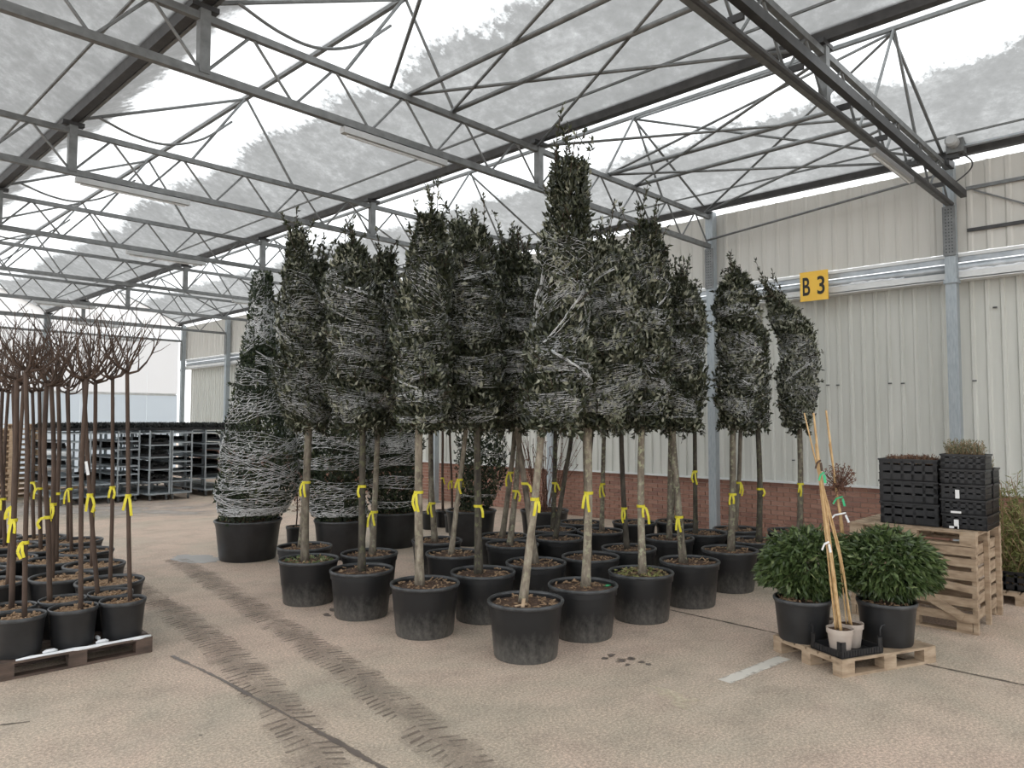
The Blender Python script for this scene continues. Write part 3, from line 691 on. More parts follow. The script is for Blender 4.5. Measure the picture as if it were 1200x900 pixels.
#  name, rim px, rim py, trunk foot px, trunk px at y=500, crown mid px, crown top px, top py, half widths (bottom..top) px, leaves, label, ribbon py, options
TREES = [
 ('front',   616, 703, 612, 636, 655, 670, 193, (24, 36, 40, 38, 33, 30, 24, 20), 11000, 'tallest netted standard tree, leaning trunk, bare tuft above its net, foremost pot', 588, dict(tuft=1, netto=.80)),
 ('p2',      498, 683, 492, 491, 494, 506, 256, (26, 30, 31, 30, 30, 29, 26, 20), 10000, 'netted standard tree with a straight pale trunk, pot standing forward beside the tyre tracks', 580, dict()),
 ('p3',      566, 670, 561, 559, 556, 556, 270, (26, 33, 34, 34, 33, 32, 30, 22), 10000, 'netted standard tree with a straight brown trunk, between the leaning tree and the pale-trunked one', 583, dict()),
 ('p4',      683, 685, 686, 690, 708, 712, 288, (24, 36, 38, 38, 37, 34, 30, 24), 11000, 'netted standard tree with many pale leaves, pot touching the foremost one, green tag on soil', 582, dict(pale=.36)),
 ('p5',      751, 670, 753, 752, 758, 758, 268, (22, 26, 26, 27, 27, 26, 26, 22), 9000, 'slim netted standard tree with smooth grey trunk, pot full of yellow leaf litter', 583, dict(pale=.24)),
 ('p6',      628, 659, 629, 606, 611, 610, 300, (24, 30, 31, 31, 30, 28, 26, 18), 8000, 'netted standard tree whose trunk crosses behind the leaning tree', 568, dict()),
 ('r1',      808, 657, 801, 788, 798, 800, 338, (22, 25, 26, 26, 25, 25, 23, 18), 9000, 'netted standard tree with a lichen trunk, just in front of the steel post', 603, dict()),
 ('r2',      855, 644, 856, 859, 867, 862, 325, (18, 24, 25, 25, 25, 25, 24, 19), 9000, 'netted standard tree with a leafy top, between steel post and yellow sign', 573, dict(pale=.24)),
 ('p13',     424, 667, 424, 425, 420, 412, 292, (28, 34, 36, 36, 35, 34, 32, 24), 10000, 'netted standard tree with dark mossy trunk beside the weedy pot', 573, dict()),
 ('p15',     362, 655, 357, 362, 357, 348, 276, (22, 28, 30, 30, 28, 24, 16, 12), 9000, 'netted standard tree with weeds in its pot, next to the net-wrapped cone', 575, dict(weeds=1)),
 ('p16',     357, 640, 352, 360, 368, 372, 310, (18, 24, 24, 24, 22, 22, 18, 12), 4500, 'netted standard tree directly behind the weedy pot', None, dict()),
 ('p14',     433, 648, 436, 443, 450, 450, 302, (16, 22, 24, 24, 24, 22, 20, 14), 6000, 'netted standard tree with slim grey trunk behind the mossy-trunked one', 596, dict()),
 ('p8',      532, 648, 528, 546, 542, 540, 262, (18, 24, 26, 26, 26, 24, 22, 16), 6000, 'netted standard tree with a slanting trunk behind the brown-trunked one', 567, dict()),
 ('p7',      692, 652, 690, 686, 688, 690, 300, (18, 24, 26, 26, 24, 22, 20, 14), 5000, 'netted standard tree hidden behind the pale-leaved one', None, dict()),
 ('p9',      600, 637, 597, 609, 596, 596, 290, (18, 24, 24, 24, 24, 22, 18, 14), 5000, 'netted standard tree in the middle rows, pot behind the brown-trunked tree', 570, dict()),
 ('p12',     737, 642, 735, 728, 732, 732, 300, (18, 22, 24, 24, 24, 22, 18, 14), 5000, 'netted standard tree with dark crooked trunk, in front of the brick plinth', 587, dict()),
 ('p10',     655, 630, 650, 671, 668, 668, 320, (16, 20, 22, 22, 22, 20, 16, 12), 4000, 'netted standard tree with a slanting dark trunk against the brick plinth', None, dict()),
 ('p11',     703, 622, 705, 708, 712, 714, 310, (16, 22, 22, 22, 20, 18, 16, 12), 4000, 'netted standard tree with thin straight trunk and fluttering tape before the bricks', 562, dict()),
 ('p17',     512, 633, 510, 505, 510, 512, 300, (16, 22, 22, 22, 20, 18, 16, 12), 4000, 'netted standard tree behind the pale-trunked one', 598, dict()),
 ('p18',     590, 628, 588, 603, 580, 580, 305, (16, 20, 22, 22, 20, 18, 16, 12), 4000, 'netted standard tree in the rear rows with a leaning trunk beside the dark evergreen shrub', 562, dict()),
 ('p19',     649, 620, 648, 651, 648, 648, 330, (14, 18, 20, 20, 20, 18, 14, 12), 3000, 'netted standard tree with a nearly black trunk near the rear post', 565, dict()),
 ('r1b',     784, 630, 784, 786, 786, 786, 350, (16, 20, 22, 22, 20, 18, 16, 12), 4000, 'netted standard tree behind the lichen-trunked one', None, dict()),
 ('r3',      825, 624, 815, 814, 811, 811, 356, (8, 10, 10, 10, 10, 10, 9, 8), 4000, 'thin netted standard tree touching the steel post', 555, dict()),
 ('r4',      862, 620, 861, 868, 874, 874, 366, (13, 16, 16, 16, 16, 15, 13, 10), 4000, 'netted standard tree with slanting trunk close to the brick plinth', 562, dict()),
 ('r5',      884, 633, 889, 888, 884, 882, 384, (12, 15, 15, 15, 15, 14, 13, 10), 5500, 'netted standard tree with dark trunk and yellow tape, nearest the round bushes', 572, dict()),
 ('r6',      928, 622, 937, 937, 934, 906, 345, (14, 20, 21, 20, 20, 19, 14, 8), 9000, 'netted standard tree with bent tip, alone before the cladding under the yellow sign', 566, dict(pale=.4)),
 ('b1',      680, 612, 686, 694, 700, 700, 330, (14, 18, 18, 18, 18, 16, 14, 12), 2500, 'netted standard tree in the rearmost row by the bricks', None, dict(grp=1)),
 ('b2',      743, 612, 751, 753, 752, 752, 320, (14, 18, 18, 18, 18, 16, 14, 12), 2500, 'netted standard tree in the rearmost row by the bricks', None, dict(grp=1)),
 ('b3',      793, 611, 788, 788, 792, 792, 345, (14, 18, 18, 18, 18, 16, 14, 12), 2500, 'netted standard tree in the rearmost row by the bricks', None, dict(grp=1)),
]
PAD = [on_z(t[1], t[2], BIG_H-.01)[:2].copy() for t in TREES]
# the big net-wrapped shrubs stand in wider pots (px, py of the rim, R, H)
SHRUBS = [(291, 608, .50, .60), (400, 608, .42, .58), (461, 599, .44, .58), (552, 597, .44, .58), (638, 597, .42, .58)]
SPAD = [on_z(a, b, H)[:2].copy() for a, b, R, H in SHRUBS]
ALLP = PAD+SPAD; ALLR = [BIG_R+.006]*len(PAD)+[s[2]+.006 for s in SHRUBS]
for it in range(60):
    for i in range(len(ALLP)):
        for j in range(i):
            d = ALLP[i]-ALLP[j]; L = np.linalg.norm(d); need = ALLR[i]+ALLR[j]
            if L < need:
                u = d/max(L, 1e-6); e = (need-L)
                wi = .2 if i < 10 else .5; wj = .2 if j < 10 else .5
                ALLP[i] = ALLP[i]+u*e*wi/(wi+wj); ALLP[j] = ALLP[j]-u*e*wj/(wi+wj)

for ti, T in enumerate(TREES):
    nm, rx, ry, fx, x5, mx, tx, ty, hw, nl, lab, rby, op = T
    b = np.array([*ALLP[ti], 0.0]); dep = float(np.dot(b, FWD)); pxm = dep/F
    root = thing('netted_tree', lab, 'tree', b, 0, 'netted trees in the rear row' if op.get('grp') else 'netted standard trees')
    zs = pot_parts(root, BIG_R, BIG_H, wob=random.uniform(-.012, .012), weeds=bool(op.get('weeds')), ring=random.random() < .6)
    W = lambda px, py: at_depth(px, py, b)-b
    f0 = W(fx, ry); foot = np.array([f0[0], f0[1], zs-.04]); lim = BIG_R*.5
    r_ = np.hypot(foot[0], foot[1])
    if r_ > lim: foot[:2] *= lim/r_
    c5 = W(x5, 500); cm = W(mx, 400); ct = W(tx, ty)
    mid = foot*.5+c5*.5+np.array([random.uniform(-.02, .02), random.uniform(-.02, .02), 0])
    tr = spline([foot, mid, c5, (c5+cm)/2, cm, ct*.85+cm*.15], 22); r0 = random.uniform(.036, .044) if nl > 6000 else random.uniform(.032, .04)
    rad = np.interp(np.linspace(0, 1, 22), [0, .03, .1, .45, .6, 1], [r0*1.35, r0*1.15, r0, r0*.85, r0*.5, .006])
    MB().tube(tr, list(rad), 9).build('trunk', M['bark_dark' if nm in ('p13', 'p19', 'p10', 'p12', 'r3', 'r5', 'p3', 'b1', 'b2') else 'bark_pale' if nm in ('front', 'p2', 'p4', 'p5', 'p8') else 'bark'], root, smooth=True)
    if rby:
        i = int(np.argmin(abs(tr[:, 2]-W(fx, rby)[2]))); ribbon(root, tuple(tr[i]), float(rad[i]), random.choice((-1, 1)))
    spn = [W(x5*.5+mx*.5, 503), W(mx, 452), cm, W(mx*.5+tx*.5, (400+ty)/2), ct]
    spn[0][2] = max(spn[0][2], 1.85)
    if nm != 'front': hw = hw[:-2]+(hw[-2]*.88, hw[-1]*.55)
    cr = Crown(spn, [h*pxm for h in hw], .15)
    front = nl > 5000
    crown_leaves(cr, int(nl*.92), root, M['oak'], (.05, .085) if front else (.06, .095), op.get('pale', .15))
    cw = root.children[-1]
    # hanging leaves under the crown and loose shoots on top
    top = cr.point(RNG.uniform(.80, .98, 16), RNG.uniform(0, 6.28, 16), RNG.uniform(.05, .75, 16))
    dr = np.array([0, 0, 1.0])+RNG.normal(size=(16, 3))*[.22, .22, .1]
    if nm == 'r6': dr = dr+np.array([-RGT[0], -RGT[1], 0])*.7
    if nm == 'r2': dr = dr+np.array([-RGT[0], -RGT[1], 0])*.35
    k = 1.5 if op.get('tuft') else 1.0
    shoots(top, dr, RNG.uniform(.18, .55, 16)*k, cw, M['oak'], 34, (.045, .075))
    bot = cr.point(RNG.uniform(.0, .06, 14), RNG.uniform(0, 6.28, 14), RNG.uniform(.3, 1, 14))
    shoots(bot, np.array([0, 0, -.6])+RNG.normal(size=(14, 3))*.6, RNG.uniform(.05, .14, 14), cw, M['oak'], 14, (.045, .075), 'low_sprigs', .15)
    ns = 34; ts = RNG.uniform(.08, .97, ns); side = cr.point(ts, RNG.uniform(0, 6.28, ns), .95*np.ones(ns)); so = side-cr.center(ts); so[:, 2] = .2
    shoots(side, unit(so)+RNG.normal(size=(ns, 3))*.45+[0, 0, .4], RNG.uniform(.05, .2, ns), cw, M['oak'], 12, (.04, .07), 'side_sprigs', .15)
    if front: net(cr, cw, 11, 8, .05, op.get('netto', .88), .00125, .0105, tilt=.04, off=.985)
    else: net(cr, cw, 7, 7, .06, .88, .0014, .014, segs=26, off=.985)
    if front:                                    # a few slack ropes of bunched net
        pl = []
        for _ in range(4):
            a0 = RNG.uniform(0, 6.28); t0 = RNG.uniform(.25, .8); t1 = t0+RNG.uniform(-.2, .2); nn = 14
            for s in range(5):
                u = np.linspace(0, 1, nn); pl.append(cr.point(np.clip(t0+(t1-t0)*u, 0, 1)+RNG.normal(0, .004), a0+u*RNG.uniform(1.2, 1.6), 1.05)+RNG.normal(size=(nn, 3))*.004)
        o = link('net_rope', thread_mesh('net_rope', pl, .0022, M['net']), cw); o['kind'] = 'stuff'
    if nm == 'p5':
        n = 220; a = RNG.uniform(0, 6.28, n); r = BIG_R*.84*np.sqrt(RNG.uniform(.1, 1, n)); P = np.stack([r*np.cos(a), r*np.sin(a), np.full(n, zs+.03)], 1)
        tag(link('leaf_litter', leaf_mesh('leaf_litter', P, RNG.normal(size=(n, 3))*[1, 1, .2], RNG.uniform(.03, .05, n), RNG.uniform(.015, .025, n), M['bamboo'], RNG.uniform(.3, 1, n)), root), kind='stuff')
    if nm == 'p4': MB().box(.16, .23, -.17, -.13, zs+.02, zs+.026).build('plant_tag', M['greentie'], root)
    if nm == 'front':
        mb = MB(); mb.beam((-.19, -.14, zs+.035), (-.02, .0, zs+.06), .03, .012); mb.beam((-.2, -.06, zs+.03), (-.1, -.1, zs+.04), .02, .01); mb.build('split_wood', M['wood_pale'], root)

# ---- big shrubs wrapped in strap net, in wide pots
def wrapped(i, spn_px, hw, nl, lab, bands, per, rad, mat, netr=(.02, .97), size=(.04, .07)):
    px, py, R, H = SHRUBS[i]; b = np.array([*ALLP[len(PAD)+i], 0.0]); pxm = float(np.dot(b, FWD))/F
    root = thing('wrapped_shrub', lab, 'shrub', b, 0, 'net-wrapped shrubs in wide pots'); zs = pot_parts(root, R, H, mat='potclean', ring=False)
    W = lambda x, y: at_depth(x, y, b)-b
    sp = [W(x, y) for x, y in spn_px]; sp[0][:2] *= .3; sp[0][2] = zs+.03
    MB().tube([(0, 0, zs-.04), tuple(sp[1]*[.6, .6, 1]), tuple(sp[-2])], [.05, .04, .01], 8).build('trunk', M['bark'], root)
    cr = Crown(sp, [h*pxm for h in hw], .07); crown_leaves(cr, nl, root, M[mat], (.05, .09), .08, .6); cw = root.children[-1]
    side = cr.point(RNG.uniform(.15, .7, 30), RNG.uniform(0, 6.28, 30), np.ones(30)); so = side-cr.center(np.full(30, .4)); so[:, 2] = .25
    shoots(side, unit(so)+RNG.normal(size=(30, 3))*.3, RNG.uniform(.06, .2, 30), cw, M[mat], 12, (.04, .07), 'side_sprigs')
    if bands: net(cr, cw, bands, per, netr[0], netr[1], rad, .011, True, .035, 44, 1.035, (1.0, 1.3), 2)
    return root, cr, cw
_, crc, cwc = wrapped(0, [(296, 612), (304, 560), (306, 500), (305, 440), (306, 380), (308, 322)], (33, 44, 43, 36, 26, 18, 13, 9), 17000,
        'tall cone-shaped evergreen wrapped in white strap net, standing alone in a wide black pot', 7, 8, .0032, 'conifer')
net(crc, cwc, 4, 7, .02, .36, .003, .009, True, .03, 44, 1.04, (1.0, 1.3), 2); net(crc, cwc, 8, 9, .64, .99, .0034, .007, True, .03, 40, 1.05, (1.1, 1.5), 3)
wrapped(1, [(392, 610), (390, 570), (389, 530), (390, 480), (390, 430), (390, 400)], (28, 38, 39, 36, 28, 12), 13000,
        'broad evergreen ball in white strap net behind the weedy pots', 8, 9, .0033, 'conifer')
wrapped(2, [(460, 602), (460, 560), (459, 530), (459, 490), (459, 440), (459, 410)], (22, 33, 34, 32, 26, 12), 13000,
        'net-wrapped evergreen ball, seen between the mossy trunks', 9, 9, .0033, 'conifer')
wrapped(3, [(562, 600), (564, 560), (565, 520), (565, 470), (565, 420)], (16, 26, 28, 26, 12), 6000,
        'dark evergreen shrub with only a few net threads, in the rear rows', 3, 3, .003, 'conifer')
# a bare twiggy shrub in the last wide pot
px, py, R, H = SHRUBS[4]; b = np.array([*ALLP[len(PAD)+4], 0])
root = thing('twiggy_shrub', 'bare reddish twiggy shrub in a wide pot by the rear post', 'shrub', b); zs = pot_parts(root, R, H, mat='potclean', ring=False)
pl = []
for i in range(60):
    a = RNG.uniform(0, 6.28); d = np.array([math.cos(a)*.35, math.sin(a)*.35, 1]); L = RNG.uniform(.7, 1.5); u = np.linspace(0, 1, 8)[:, None]
    pl.append(np.array([.1*math.cos(a), .1*math.sin(a), zs])+d*L*u+RNG.normal(size=3)*.15*u**2)
link('twigs', thread_mesh('twigs', pl, .005, M['redtwig']), root)
n = 500; P = np.concatenate(pl); P = P[RNG.integers(0, len(P), n)]; link('dry_leaves', leaf_mesh('dry_leaves', P, RNG.normal(size=(n, 3)), RNG.uniform(.03, .05, n), RNG.uniform(.015, .025, n), M['drybrown'], RNG.uniform(0, 1, n)), root)
# the slim sapling beside the cone
b = on_z(347, 617, .32); b[2] = 0
root = thing('potted_sapling', 'slim sapling with reddish leaves in a small pot beside the wrapped cone', 'plant', b); zs = pot_parts(root, .17, .33, mat='potclean', ring=False)
st = [np.array([.02*math.sin(i), 0, zs+i*.22]) for i in range(7)]; MB().tube(st, [.012, .011, .01, .009, .008, .006, .004], 6).build('stem', M['twig'], root)
n = 260; P = np.array(st)[RNG.integers(2, 6, n)]+RNG.normal(size=(n, 3))*[.06, .06, .1]; link('leaves', leaf_mesh('leaves', P, RNG.normal(size=(n, 3)), RNG.uniform(.03, .06, n), RNG.uniform(.015, .03, n), M['drybrown'], RNG.uniform(0, 1, n)), root)

# ================================================================== PALLETS
def pallet(name, label, cat, loc, rz, L, Wd, mat, nb=6, group=None, runners='x'):
    """L along local x, Wd along local y, origin at its middle on the ground"""
    t = thing(name, label, cat, loc, rz, group); h = .144
    bw = .14
    for i in (-1, 0, 1):
        for j in (-1, 0, 1):
            x = i*(L/2-.07); y = j*(Wd/2-.05); MB().box(x-.07, x+.07, y-.05, y+.05, .022, .100).build('block', mat, t)
    for j in (-1, 0, 1):
        y = j*(Wd/2-.05); MB().box(-L/2, L/2, y-.05, y+.05, 0, .0215).build('runner', mat, t)
    for i in (-1, 0, 1):
        x = i*(L/2-.07); MB().box(x-.07, x+.07, -Wd/2, Wd/2, .1005, .122).build('cross_board', mat, t)
    gap = (Wd-nb*.115)/(nb-1)
    for i in range(nb):
        y = -Wd/2+i*(.115+gap); MB().box(-L/2, L/2, y, y+.115, .1225, .144+random.uniform(-.002, 0)).build('deck_board', mat, t)
    return t
# ---- pallet of bare trees
c0 = on_z(181, 763, 0); LX, LY = 1.2, .8
pa = pallet('pallet', 'dark wet wooden pallet under small bare-tree pots, snow along its edge', 'pallet', (c0[0]-LX/2, c0[1]+LY/2+.02, 0), -.06, LX, LY, M['wood_dark'])
mb = MB(); pth = [(-.45+i*.104, -LY/2+.015+random.uniform(-.006, .006), .146) for i in range(11)]
mb.tube(pth, [.008]+[random.uniform(.012, .022) for _ in range(9)]+[.012], 8); mb.build('snow_strip', M['snow'], pa, smooth=True)
for (x, y, dx, dy) in ((-.20, -.345, .055, 0), (.20, -.335, .05, 0), (.20, -.19, 0, .05)): MB().tube([(x-dx, y-dy, .158), (x-dx*.5, y-dy*.5, .163), (x+dx*.5, y+dy*.5, .163), (x+dx, y+dy, .157)], [.009, .018, .018, .009], 8).build('snow_lump', M['snow'], pa, smooth=True)

# ================================================================== BARE TREES
def bare_tree(b, z0, R, H, top_px, fork_py, tip_py, lab, group, ribbon_py=None, nlow=5, mat='potclean', foot_px=None, rim_py=None, white=False):
    root = thing('bare_tree', lab, 'tree', (b[0], b[1], z0), 0, group); zs = pot_parts(root, R, H, soil='mulch', mat=mat, ring=False)
    W = lambda x, y: at_depth(x, y, b)-np.array([b[0], b[1], z0])
    foot = np.array([0, 0, zs-.03])
    if foot_px is not None:
        q = W(foot_px, rim_py); foot[:2] = q[:2]; l = np.hypot(*foot[:2]); foot[:2] *= min(1, R*.6/max(l, 1e-6))
    fk = W(top_px, fork_py); m1 = foot*.66+fk*.34+RNG.normal(size=3)*[.012, .012, 0]; m2 = foot*.33+fk*.67+RNG.normal(size=3)*[.012, .012, 0]
    tr = spline([foot, m1, m2, fk], 14); r0 = random.uniform(.021, .028); rad = np.linspace(r0, r0*.85, 14)
    MB().tube(tr, list(rad), 8).build('trunk', M['twig'], root, smooth=True)
    br = MB(); Ht = W(top_px, tip_py)[2]-fk[2]
    for i in range(nlow):
        a = 6.28*i/nlow+random.uniform(-.4, .4); d = np.array([math.cos(a), math.sin(a), random.uniform(.15, .7)]); p0 = fk-np.array([0, 0, random.uniform(0, .05)])
        L1 = random.uniform(.10, .24); k1 = p0+unit(d)*L1*.55; k2 = k1+unit(d+[0, 0, .7])*L1*.6
        br.tube([p0, k1, k2], [r0*.62, r0*.5, r0*.42], 6)
        for j in range(random.randint(2, 3)):
            q = (k1, k2, k2)[j % 3]; dd = unit(np.array([d[0]*.35, d[1]*.35, 1.0])+RNG.normal(size=3)*[.28, .28, .1]); L = Ht*random.uniform(.55, 1.1); bend = RNG.normal(size=3)*[.05, .05, 0]
            pth = [q+dd*L*u+bend*u*u+[d[0]*.1*(1-u)*u*4*.3, d[1]*.1*(1-u)*u*4*.3, 0] for u in np.linspace(0, 1, 6)]
            br.tube(pth, list(np.linspace(r0*.34, .0022, 6)), 5)
            for m_ in range(random.randint(0, 2)):
                b0 = pth[random.randint(1, 3)]; d2 = unit(dd+RNG.normal(size=3)*[.6, .6, .2]); l2 = L*random.uniform(.25, .5); br.tube([b0, b0+d2*l2*.5, b0+d2*l2+[0, 0, l2*.15]], [.0045, .0035, .002], 4)
    br.build('branches', M['twig'], root, smooth=True)
    if ribbon_py:
        i = int(np.argmin(abs(tr[:, 2]-W(top_px, ribbon_py)[2]))); ribbon(root, tuple(tr[i]), float(rad[i]), random.choice((-1, 1)))
    if white:
        i = 8; p = Vector(tr[i]); MB().beam(p+Vector((-FWD[0]*.03, -FWD[1]*.03, 0)), p+Vector((-FWD[0]*.035+.02, -FWD[1]*.035-.02, -.13)), .028, .003, up=(-FWD[0], -FWD[1], 0)).build('white_label', M['paper'], root)
    return root
# six small pots on the pallet: 3 x 2, laid out from the pallet's own corner
ca, sa = math.cos(-.06), math.sin(-.06)
def pal(x, y): return np.array([pa.location.x+ca*x-sa*y, pa.location.y+sa*x+ca*y, 0])
SM = [(pal(-.40, -.19), 30, 432, 372, 645, 29, 717, 'bare tree on the snowy pallet with its yellow tape tied low'),
      (pal(.0, -.19), 102, 440, 362, None, 95, 708, 'bare tree in the middle of the snowy pallet front, stout dark crown'),
      (pal(.40, -.19), 149, 434, 375, 587, 153, 697, 'bare tree at the free corner of the snowy pallet'),
      (pal(-.40, .21), 20, 440, 372, 620, 14, 700, 'bare tree in the inner corner of the snowy pallet'),
      (pal(.0, .21), 55, 446, 368, 610, 46, 703, 'bare tree in the second row of the snowy pallet'),
      (pal(.40, .21), 98, 442, 365, 580, 108, 694, 'bare tree behind the corner tree on the snowy pallet')]
for q in SM: bare_tree(q[0], .1445, .196, .33, q[1], q[2], q[3], q[7], 'bare trees on the snowy pallet', q[4], foot_px=q[5], rim_py=q[6], white=(q[1] == 98))
BG = [(122, 679, 132, 440, 366, 580, 129), (62, 676, 60, 450, 372, 588, 61), (8, 680, 28, 446, 370, 590, 12),
      (104, 660, 112, 446, 372, 600, 108), (62, 655, 68, 448, 376, 578, 66), (18, 654, 15, 452, 378, 594, 17), (-30, 668, -10, 446, 372, None, -20),
      (92, 645, 80, 452, 380, 575, 84), (52, 640, 46, 455, 384, 572, 48), (12, 640, 3, 455, 384, 580, 6), (-28, 645, -20, 450, 380, None, -24), (84, 634, 78, 458, 386, None, 80), (40, 630, 38, 458, 388, 570, 40), (-2, 629, 10, 458, 388, None, 0)]
BP = [on_z(q[0], q[1], .46)[:2].copy() for q in BG]
fixed = [q[0][:2] for q in SM]
for it in range(80):
    for i in range(len(BP)):
        for j in range(i):
            d = BP[i]-BP[j]; L = np.linalg.norm(d)
            if L < .66: u = d/max(L, 1e-6); BP[i] = BP[i]+u*(.66-L)/2; BP[j] = BP[j]-u*(.66-L)/2
        q = pa.location; dy = BP[i][1]-(q.y+LY/2+.06+.34)
        if dy < 0 and BP[i][0] < q.x+LX/2+.4: BP[i][1] -= dy
for q, p in zip(BG, BP):
    bare_tree(np.array([p[0], p[1], 0]), 0, .325, .46, q[2], q[3], q[4], 'bare standard tree in a wide black pot on the ground behind the snowy pallet', 'bare trees in wide pots', q[5], foot_px=q[6], rim_py=q[1], mat='pot')

# ================================================================== BUSH PALLET
n0 = on_z(987, 795, 0); nr = on_z(1092, 777, 0)-n0; ang = math.atan2(nr[1], nr[0]); PL, PW = 1.08, .80
ex = np.array([math.cos(ang), math.sin(ang), 0]); ey = np.array([-ex[1], ex[0], 0]); pc = n0+ex*PL/2+ey*PW/2
bp = pallet('pallet', 'weathered pallet carrying two round leafy bushes and a black tray', 'pallet', (pc[0], pc[1], 0), ang, PL, PW, M['wood'], 6)
def bush(px, py, R, H, spx, spy, rw, rh, lab):
    b = on_z(px, py, .144); root = thing('round_bush', lab, 'bush', (b[0], b[1], .1445), 0, 'round bushes on the weathered pallet')
    zs = pot_parts(root, R, H, mat='potclean', ring=False); c = at_depth(spx, spy, b)-np.array([b[0], b[1], .1445])+FWD*.07
    MB().tube([(0, 0, zs-.05), tuple(c*[.5, .5, .6]), tuple(c)], [.03, .025, .01], 7).build('stem', M['twig'], root)
    n = 6500; v = unit(RNG.normal(size=(n, 3))); lump = 1+.07*np.sin(v[:, 0]*7+v[:, 2]*5)+.06*np.sin(v[:, 1]*9-v[:, 2]*6)
    k = (1-.4*RNG.uniform(0, 1, n)**2)*lump; q = np.where(v[:, 2] < -.45, .78, 1.0)
    of = v*k[:, None]*np.array([rw, rw, rh])*q[:, None]; P = c+of-.18*(of@FWD)[:, None]*FWD
    D = v*[.8, .8, .45]+RNG.normal(size=(n, 3))*.4+np.array([0, 0, -.45])
    L = RNG.uniform(.06, .10, n)
    tone = np.clip(RNG.beta(2, 2.2, n)+.25*(RNG.uniform(0, 1, n) < .08), 0, 1)
    fo = link('foliage', leaf_mesh('foliage', P, D, L, L*RNG.uniform(.26, .36, n), M['laurel'], tone), root); fo['kind'] = 'stuff'
    return root
bush(941, 748, .25, .37, 951, 666, .40, .335, 'round leafy bush in a black pot, on the pallet corner toward the netted trees')
rb2 = bush(1040, 752, .25, .37, 1043, 666, .43, .325, 'round leafy bush in a scuffed black pot, beside the wooden slatted bin')
# ---- black tray and cane plants on the pallet
def crate(name, lab, L, Wd, H, loc, rz, group=None, handles=False, ribs=True, open_slots=True, low=False):
    t = thing(name, lab, 'crate', loc, rz, group); th = .012
    MB().box(-L/2, L/2, -Wd/2, Wd/2, 0, .012).build('floor_panel', M['crate'], t)
    for sgn in (-1, 1):
        for ax in (0, 1):
            mb = MB(); a, bb = (L, Wd) if ax == 0 else (Wd, L)
            def put(u0, u1, z0, z1, d0=0.0, d1=th):
                o0, o1 = sorted((sgn*(bb/2-d1), sgn*(bb/2-d0)))
                if ax == 0: mb.box(u0, u1, o0, o1, z0, z1)
                else: mb.box(o0, o1, u0, u1, z0, z1)
            if low:
                put(-a/2, a/2, 0, H*.45)
                for s in (-1, 1): put(min(s*a/2, s*(a/2-.05)), max(s*a/2, s*(a/2-.05)), H*.45, H)
                nn = int(a/.03)
                for i in range(nn): put(-a/2+i*.03, -a/2+i*.03+.006, .01, H*.43, -.004, 0)
            else:
                put(-a/2, a/2, .0, H*.30); put(-a/2, a/2, H*.44, H*.70); put(-a/2, a/2, H*.80, H-.003)
                for i in range(6):
                    u = -a/2+.01+i*(a-.05)/5; put(u, u+.03, 0, H-.003)
                put(-a/2-.006, a/2+.006, H-.02, H-.003, -.010, 0); put(-a/2-.003, a/2+.003, H*.30, H*.34, -.005, 0)
            mb.build('side_panel', M['crate'], t)
    if handles:
        for sx in (-1, 1):                       # one upright wire at each of two opposite corners
            x = sx*(L/2-.006); yv = -sx*(Wd/2-.02)
            MB().tube([(x, yv, H*.5), (x, yv, H*1.45), (x+sx*.02, yv, H*1.7), (x+sx*.055, yv, H*1.72)], .006, 6).build('wire_handle', M['crate'], t)
    return t
tc = n0+ex*.25+ey*.19
crate('plant_tray', 'low black plastic tray holding two taupe pots on the weathered pallet', .46, .34, .13, (tc[0], tc[1], .1445), ang, handles=True, low=True)
def taupe(b, z0, R, H, lab, canes, extra=None):
    root = thing('cane_plant', lab, 'plant', (b[0], b[1], z0), 0, 'cane-trained plants on the weathered pallet')
    mb = MB().lathe([(R*.72, 0), (R*.74, .004), (R*.92, H*.78), (R, H*.785), (R*1.02, H), (R*.95, H), (R*.93, H*.88)], 28); mb.f.append(tuple(reversed(range(28)))); p = mb.build('pot', M['taupe'], root, smooth=True); p.data.set_sharp_from_angle(angle=.6)
    MB().disc(R*.94, H*.9, 28).build('soil', M['soil'], root)
    o3 = np.array([b[0], b[1], z0])
    for (x0, y0, pts, r) in canes:
        pth = [np.array([x0, y0, H*.85])]+[at_depth(x, y, b)-o3+np.array([x0*.3, y0*.3, 0]) for x, y in pts]
        q = spline(pth, 24); rr = [r*(1.25 if i % 5 == 0 else 1)*(1-.25*i/24) for i in range(24)]
        MB().tube(q, rr, 7).build('cane', M['cane'], root, smooth=True)
    return root, o3
b1 = n0+ex*.14+ey*.15; b2 = n0+ex*.355+ey*.245
A = [(-.03, -.02, [(966, 600), (953, 484)], .011), (.03, .0, [(968, 600), (954, 500)], .009), (.0, .035, [(967, 610), (957, 520)], .008), (.035, .03, [(970, 620), (960, 560)], .008)]
r1, o1 = taupe(b1, .1575, .108, .20, 'taupe pot with a tall bundle of bamboo canes tied at the top', A)
B = [(-.02, -.02, [(985, 660), (966, 585), (942, 484)], .008), (.02, .01, [(987, 660), (970, 590), (962, 560)], .009), (.0, .03, [(984, 650), (972, 600), (955, 530)], .006)]
r2, o2 = taupe(b2, .1575, .108, .20, 'taupe pot with thinner canes and a red-brown climbing stem', B)
b3 = pc+ex*.0+ey*.30; Cc = [(0, 0, [(986, 640), (978, 560), (968, 481)], .012), (.03, .02, [(988, 640), (980, 570), (972, 520)], .009)]
r3, o3_ = taupe(b3, .1445, .06, .12, 'cane-trained plant with a ball of dry brown twigs, standing between the two bushes', Cc)
